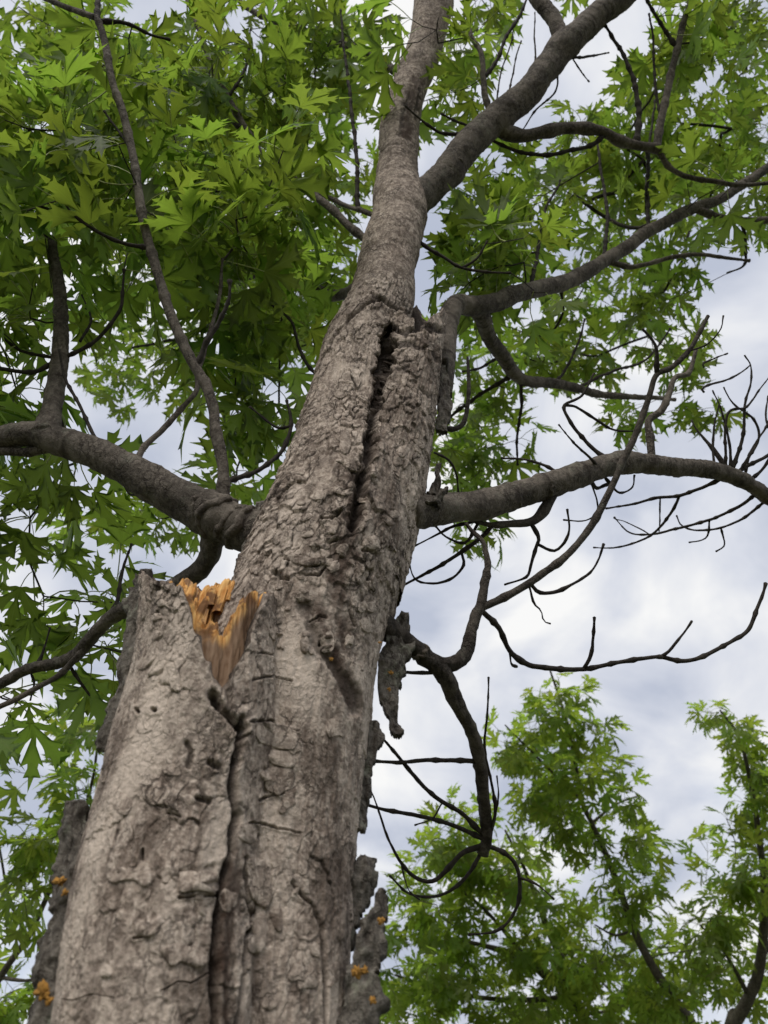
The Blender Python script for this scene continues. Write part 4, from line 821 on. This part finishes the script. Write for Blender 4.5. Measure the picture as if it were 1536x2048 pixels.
def leaf_meshes(mat):
    return [mesh_np('leaf', V, [ft, fq], [mat, M_PET], dict(rib=rb), mat_idx=np.concatenate([np.zeros(len(ft)), np.ones(len(fq))])) for V, ft, fq, rb in LEAVES]

def grow(owner, skel, clusters, mat, size, seed, clear=(), single=300, bend=.25, leaf_up=.8, keepout=True, twig_mat=M_TWIG, r0=.0011, pairs=3):
    """clusters: (n,3) shoot tips.  Every tip is joined to the nearest wood by a twig, then carries opposite pairs of leaves."""
    r = np.random.default_rng(seed); skel = np.asarray(skel); clusters = np.asarray(clusters)
    nodes = [p for p in skel]; parent = [-1] * len(nodes); cnt = [0] * len(nodes)
    D2 = np.full(len(clusters), 1e9); near = np.zeros(len(clusters), int)
    def upd(ids):
        Q = np.array([nodes[i] for i in ids])
        for c0 in range(0, len(Q), 400):
            dd = ((clusters[:, None] - Q[None, c0:c0 + 400]) ** 2).sum(-1); j = dd.argmin(1); v = dd[np.arange(len(clusters)), j]; b = v < D2
            D2[b] = v[b]; near[b] = np.array(ids)[c0 + j[b]]
    upd(list(range(len(nodes)))); left = np.ones(len(clusters), bool); chains = []; tips = []
    while left.any():
        i = int(np.argmin(np.where(left, D2, 1e18))); left[i] = False; q = nodes[near[i]]; c = clusters[i]; L = float(np.linalg.norm(c - q))
        k = max(2, int(L / .05)); side = r.normal(size=3); mid = (q + c) / 2 + side * L * bend * .35 + np.array([0, 0, -L * .08]); new = []; p_ = near[i]; ids = [p_]
        for t in np.linspace(0, 1, k + 1)[1:]:
            pnt = (1 - t) ** 2 * q + 2 * t * (1 - t) * mid + t * t * c; nodes.append(pnt); parent.append(p_); cnt.append(0); p_ = len(nodes) - 1; ids.append(p_); new.append(p_)
        chains.append(ids); tips.append((p_, ids)); upd(new)
        a = p_
        while a >= 0: cnt[a] += 1; a = parent[a]
    nodes = np.array(nodes); cnt = np.array(cnt)
    # twigs as one joined part
    VV = []; Q4 = []; T3 = []; off = 0
    for ids in chains:
        P = nodes[ids]; R = r0 * np.maximum(1, cnt[ids]) ** .34; R[0] = min(R[0], R[1] * 1.3) if len(R) > 1 else R[0]
        R[0] = R[1]
        v, f4, f3 = tube(P, R, 5); VV.append(v); Q4.append(f4 + off); T3.append(f3 + off); off += len(v)
    if VV:
        o = link('leafy_twigs', mesh_np('leafy_twigs', np.concatenate(VV), [np.concatenate(Q4), np.concatenate(T3)], twig_mat), owner); o['kind'] = 'stuff'
    # leaves
    L = []
    for p_, ids in tips:
        P = nodes[ids]; t = P[-1] - P[max(0, len(P) - 3)]; t /= np.linalg.norm(t) + 1e-9
        a0 = r.random() * math.pi
        for k in range(pairs):
            back = .035 * k * (1 + .4 * r.random()); pos = P[-1] - t * back if back < .12 else P[-1]
            acc = np.concatenate([[0], np.cumsum(np.linalg.norm(np.diff(P[::-1], axis=0), axis=1))]); pos = np.array([np.interp(back, acc, P[::-1][:, q]) for q in range(3)])
            e1 = np.cross(t, [0, 0, 1.0]); e1 /= np.linalg.norm(e1) + 1e-9; e2 = np.cross(t, e1)
            for s in (0, math.pi):
                if r.random() < .1: continue
                an = a0 + k * math.pi / 2 + s + r.normal() * .25; sp = r.uniform(.75, 1.25) if k else r.uniform(.3, .8)
                d = t * math.cos(sp) + (e1 * math.cos(an) + e2 * math.sin(an)) * math.sin(sp); d = d + np.array([0, 0, -.28]); d /= np.linalg.norm(d)
                up = np.array([0, 0, leaf_up]) + r.normal(size=3) * .42; x = np.cross(d, up); x /= np.linalg.norm(x) + 1e-9; z = np.cross(x, d)
                s_ = size * r.uniform(.62, 1.18) * (1.0 if k else .85)
                L.append((pos, np.stack([x, d, z], 1) * s_, int(r.integers(len(LEAVES))), r.random(), s_))
    if keepout and L:
        cen = np.array([l[0] + l[1][:, 1] * .95 for l in L]); px, py, d = project(cen); td = depthY(py, .72)
        bad = trunk_in(px, py, 26) & (d < td + .1) & ((r.random(len(L)) < .93) | (py < 150)); szp = np.array([l[4] for l in L]) * F / d
        bad |= d < .75
        for key in clear:
            b = BR[key]; dd = np.hypot(px[:, None] - b['px'][None, ::3, 0], py[:, None] - b['px'][None, ::3, 1]); j = dd.argmin(1)
            bad |= (dd.min(1) < b['w'][::3][j] * .5 + szp * .42) & (d < b['d'][::3][j] + .06) & (r.random(len(L)) < .96)
        L = [l for l, b in zip(L, bad) if not b]
    cen = np.array([l[0] + l[1][:, 1] * .9 for l in L]); px, py, d = project(cen)
    score = np.array([l[4] for l in L]) / d * ((px > 0) & (px < W) & (py > 0) & (py < H) & (d > 0)); order = np.argsort(-score)
    solo = set(order[:single].tolist()); MS = leaf_meshes(mat)
    inv = Matrix.Translation(-owner.location)
    for i in sorted(solo):
        p, m, k, rr, s_ = L[i]; o = bpy.data.objects.new('leaf', MS[k]); COL.objects.link(o); o.parent = owner; o.matrix_parent_inverse = inv
        M = Matrix.Identity(4)
        for a in range(3):
            for b in range(3): M[a][b] = m[a, b]
            M[a][3] = p[a]
        o.matrix_basis = M
    rest = [l for i, l in enumerate(L) if i not in solo]
    if rest:
        VV = []; T = []; Q = []; RB = []; RN = []; off = 0
        for p, m, k, rr, s_ in rest:
            V, ft, fq, rb = LEAVES[k]; VV.append(V @ m.T + p); T.append(ft + off); Q.append(fq + off); RB.append(rb); RN.append(np.full(len(V), rr)); off += len(V)
        T = np.concatenate(T); Q = np.concatenate(Q)
        o = link('foliage', mesh_np('foliage', np.concatenate(VV), [T, Q], [mat, M_PET], dict(rib=np.concatenate(RB), rnd=np.concatenate(RN)), mat_idx=np.concatenate([np.zeros(len(T)), np.ones(len(Q))])), owner); o['kind'] = 'stuff'
    print('leaves', owner.name, len(L), 'clusters', len(clusters))
def scatter(ells, seed, near=.54, far=.48):
    r = np.random.default_rng(seed); out = []
    for cx, cy, rx, ry, d0, d1, n in ells:
        k = 0; n = max(2, round(n * (near if d0 < 1.9 else far)))
        while k < n:
            a = r.random() * 2 * math.pi; q = math.sqrt(r.random()); out.append(at(cx + rx * q * math.cos(a), cy + ry * q * math.sin(a), r.uniform(d0, d1))); k += 1
    return np.array(out)

MAIN = [ # cx, cy, rx, ry, depth range, shoots
    (90, 400, 200, 190, 1.2, 1.75, 30), (330, 250, 260, 230, 1.35, 2.1, 44), (120, 150, 220, 170, 1.4, 2.2, 30), (430, 440, 170, 110, 1.3, 1.8, 24), (560, 180, 220, 230, 1.8, 2.6, 44), (300, 120, 420, 260, 2.2, 3.6, 80), (620, 430, 130, 190, 1.9, 2.8, 34), (480, 380, 330, 230, 2.3, 3.4, 66),
    (60, 640, 120, 90, 1.15, 1.5, 9), (220, 570, 130, 80, 1.25, 1.7, 10), (470, 680, 120, 120, 1.4, 1.9, 13), (430, 600, 200, 120, 2.4, 3.4, 36), (330, 730, 150, 90, 2.6, 3.4, 20), (560, 630, 110, 130, 2.0, 3.0, 20),
    (500, 830, 70, 70, 1.35, 1.8, 7), (80, 770, 90, 50, 1.2, 1.4, 4), (140, 915, 60, 30, 1.2, 1.4, 3), (300, 1020, 110, 50, 2.0, 2.7, 9), (230, 1050, 70, 50, 1.8, 2.3, 4), (420, 950, 80, 50, 1.8, 2.4, 5),
    (10, 1030, 60, 50, 1.15, 1.4, 4), (40, 1190, 80, 50, 1.15, 1.4, 4), (210, 1320, 40, 40, 1.1, 1.25, 2), (15, 1400, 40, 30, 1.1, 1.25, 3), (245, 1180, 30, 40, 1.3, 1.5, 2),
    (860, 200, 90, 190, 1.7, 2.4, 16), (900, 60, 120, 100, 2.0, 2.8, 14), (960, 480, 120, 70, 1.45, 2.0, 16), (1080, 520, 80, 70, 1.45, 1.8, 9), (890, 560, 60, 60, 1.5, 1.8, 6), (1030, 390, 110, 90, 1.9, 2.6, 14),
    (1230, 400, 170, 120, 2.3, 3.2, 44), (1380, 250, 150, 130, 2.4, 3.3, 40), (1430, 330, 100, 60, 1.7, 2.1, 9), (1440, 90, 110, 90, 2.0, 2.9, 18), (1300, 60, 90, 70, 1.9, 2.5, 8), (1150, 290, 90, 60, 2.6, 3.3, 12), (1490, 420, 60, 60, 2.1, 2.8, 9), (1270, 530, 150, 70, 2.5, 3.2, 16), (1500, 200, 60, 200, 2.6, 3.4, 14),
    (1130, 650, 120, 90, 2.7, 3.4, 28), (1060, 730, 100, 60, 2.8, 3.4, 14), (940, 700, 60, 90, 2.4, 3.2, 13), (930, 850, 70, 90, 2.4, 3.2, 16), (1010, 850, 50, 80, 2.6, 3.2, 8), (940, 960, 80, 40, 2.4, 3.0, 8), (1350, 610, 70, 50, 2.4, 3.0, 7), (1340, 740, 70, 80, 2.6, 3.2, 9), (1230, 850, 60, 30, 2.6, 3.0, 4), (1390, 830, 40, 40, 2.6, 3.0, 4), (960, 1030, 40, 40, 2.2, 2.6, 3),
    (-170, 450, 140, 350, 1.3, 2.2, 24), (500, -200, 600, 160, 2.0, 3.4, 50), (1250, -180, 350, 140, 2.2, 3.4, 30), (1680, 300, 120, 250, 2.2, 3.2, 22),
]
def stem_nodes(f, lo, hi, n):
    c, _ = axis(f, np.linspace(lo, hi, n)); return c
SK = [stem_nodes(fA, 560, -390, 30)] + [b['P'][max(1, len(b['P']) // 5)::3] for b in BR.values() if not b['bare']]
LIMBK = ['LL', 'LLu', 'L1', 'R1', 'R2', 'R3', 'R4', 'R6', 'R5', 'LL2', 'R3b', 'R2a']
grow(tree, np.concatenate(SK), scatter(MAIN, 5), M_LEAF, .100, 21, clear=LIMBK)

# ------------------------------------------------------------------ neighbouring trees
def bg_tree(name, label, group, stems, ells, seed, size=.115, mat=M_LEAF_Y, single=300, bend=.2):
    """stems: (pts, w0, w1, depth0, depth1); the first is the trunk and is carried down to the ground"""
    pts, w0, w1, d0, d1 = stems[0]; foot = at(pts[0][0], pts[0][1], d0); nx = at(pts[3][0], pts[3][1], d0); sl = (foot - nx) / max(.15, nx[2] - foot[2]); sl = np.clip(sl, -.7, .7); base = np.array([foot[0] + .62 * sl[0] * foot[2], foot[1] + .3 * sl[1] * foot[2], 0.0])
    e = empty(name, base, label, 'tree', group); skel = []
    for i, (p, a, b, da, db) in enumerate(stems):
        seg = np.concatenate([[0], np.cumsum(np.hypot(*np.diff(np.array(p, float), axis=0).T))]); seg /= seg[-1]
        P = np.array([at(x, y, da + (db - da) * s) for (x, y), s in zip(p, seg)])
        if i == 0: P = np.vstack([base - [0, 0, .05], P[0] + np.array([.82 * sl[0], .55 * sl[1], -1.0]) * foot[2] * .5, P])
        q = catmull(P, 10); t = np.concatenate([[0], np.cumsum(np.linalg.norm(np.diff(q, axis=0), axis=1))]); t = t / t[-1]; ra = a / 2 * da / F; rb = b / 2 * db / F
        tf = t[20] if i == 0 else 0.0; R = ra + (rb - ra) * np.clip((t - tf) / (1 - tf), 0, 1); R = R * (1 + .5 * np.clip(1 - t / (tf + 1e-6), 0, 1)) if i == 0 else R
        V, f4, f3 = tube(q, R, 12, knob=.08, relief=.0006, seed=seed + i)
        link('trunk' if i == 0 else 'branch', mesh_np('stem', V, [f4, f3], M_YSTEM), e); skel.append(q[len(q) // 3 if i == 0 else 2::2])
    grow(e, np.concatenate(skel), scatter(ells, seed, .58, .58), mat, size, seed + 50, single=single, bend=bend, keepout=False, twig_mat=M_YSTEM, leaf_up=.9)
    return e
bg_tree('young_maple_tree', 'young maple with a long bare slanting stem and a narrow pointed crown', 'young maples behind the trunk',
    [([(1400, 2075), (1383, 2048), (1333, 1975), (1298, 1920), (1268, 1860), (1238, 1775), (1208, 1700), (1183, 1645), (1163, 1600), (1148, 1510), (1128, 1425), (1100, 1340)], 21, 4, 4.3, 4.3),
     ([(1163, 1600), (1120, 1560), (1060, 1500), (1010, 1450)], 6, 3, 4.3, 4.2), ([(1185, 1645), (1230, 1610), (1280, 1590)], 6, 3, 4.3, 4.4), ([(1268, 1860), (1230, 1870), (1190, 1850)], 6, 3, 4.3, 4.2)],
    [(1110, 1400, 55, 60, 4.1, 4.5, 16), (1130, 1500, 110, 70, 4.0, 4.6, 36), (1150, 1610, 130, 80, 4.0, 4.6, 40), (1220, 1680, 80, 50, 4.0, 4.6, 16), (1020, 1470, 35, 45, 4.0, 4.4, 8), (1250, 1790, 90, 60, 4.1, 4.7, 18), (1200, 1880, 110, 80, 4.1, 4.7, 24), (1330, 1950, 110, 70, 4.2, 4.8, 26), (1270, 2050, 140, 60, 4.2, 4.8, 26)], 301)
bg_tree('young_maple_tree', 'young maple forking low beside the slanting stemmed one, at the edge of the group', 'young maples behind the trunk',
    [([(1455, 2075), (1468, 2048), (1498, 1995), (1518, 1940), (1528, 1850), (1528, 1750), (1518, 1680), (1508, 1600), (1480, 1480), (1440, 1420)], 26, 4, 4.6, 4.5),
     ([(1498, 1995), (1473, 1945), (1438, 1890), (1400, 1850)], 10, 4, 4.6, 4.5), ([(1520, 1920), (1560, 1850), (1600, 1750)], 12, 5, 4.6, 4.6)],
    [(1420, 1440, 40, 20, 4.4, 4.6, 5), (1490, 1500, 50, 70, 4.3, 4.8, 18), (1510, 1610, 70, 80, 4.3, 4.8, 24), (1460, 1740, 80, 70, 4.3, 4.8, 26), (1430, 1850, 90, 80, 4.3, 4.9, 28), (1500, 1900, 60, 120, 4.6, 5.1, 20), (1610, 1650, 80, 200, 4.4, 5, 22)], 302)
bg_tree('young_maple_tree', 'dense low maple with crooked grey limbs, close behind the cracked trunk', 'young maples behind the trunk',
    [([(1185, 2075), (1170, 2040), (1158, 2015), (1143, 1980), (1123, 1920), (1093, 1850), (1050, 1740), (1010, 1660)], 26, 4, 4.9, 4.8),
     ([(1143, 1980), (1098, 1955), (1058, 1925), (1000, 1900), (920, 1880)], 22, 6, 4.9, 4.7), ([(1058, 1925), (980, 1830), (900, 1760), (850, 1700)], 9, 4, 4.8, 4.7), ([(1165, 2030), (1238, 2010), (1180, 1940), (1150, 1900)], 6, 3, 4.9, 4.8), ([(1150, 1995), (1010, 2000), (880, 1980), (790, 1950)], 12, 5, 4.9, 4.8)],
    [(930, 1640, 60, 60, 4.6, 5.1, 14), (1000, 1720, 90, 60, 4.5, 5.2, 34), (880, 1760, 90, 80, 4.5, 5.2, 34), (1040, 1830, 130, 80, 4.5, 5.3, 46), (850, 1880, 100, 90, 4.5, 5.2, 40), (980, 1960, 170, 80, 4.4, 5.3, 60), (1200, 1980, 150, 70, 4.7, 5.4, 36), (800, 2000, 90, 80, 4.4, 5.1, 20), (1330, 1980, 90, 70, 4.9, 5.5, 24), (1050, 2040, 200, 50, 4.6, 5.3, 40), (820, 1980, 90, 80, 4.9, 5.4, 16)], 303)
bg_tree('young_maple_tree', 'young maple with loose pale leaf sprays beyond the peeling bark of the trunk', 'young maples behind the trunk',
    [([(-120, 2150), (-60, 2050), (0, 1955), (30, 1910), (58, 1872), (100, 1780), (150, 1680), (185, 1560), (200, 1440)], 18, 4, 3.1, 3.1),
     ([(55, 1875), (20, 1800), (0, 1700), (-10, 1620)], 7, 3, 3.1, 3.0), ([(0, 1955), (60, 1960), (100, 1930)], 8, 4, 3.1, 3.0)],
    [(185, 1450, 45, 50, 2.9, 3.3, 9), (170, 1550, 60, 60, 2.9, 3.3, 12), (150, 1640, 60, 50, 2.9, 3.3, 9), (60, 1700, 60, 60, 2.8, 3.2, 11), (50, 1790, 50, 50, 2.8, 3.2, 7), (-30, 1560, 60, 60, 2.9, 3.2, 5), (20, 2000, 80, 60, 3.2, 4.0, 16), (-60, 1900, 60, 100, 3.0, 3.6, 8)], 304, size=.11)
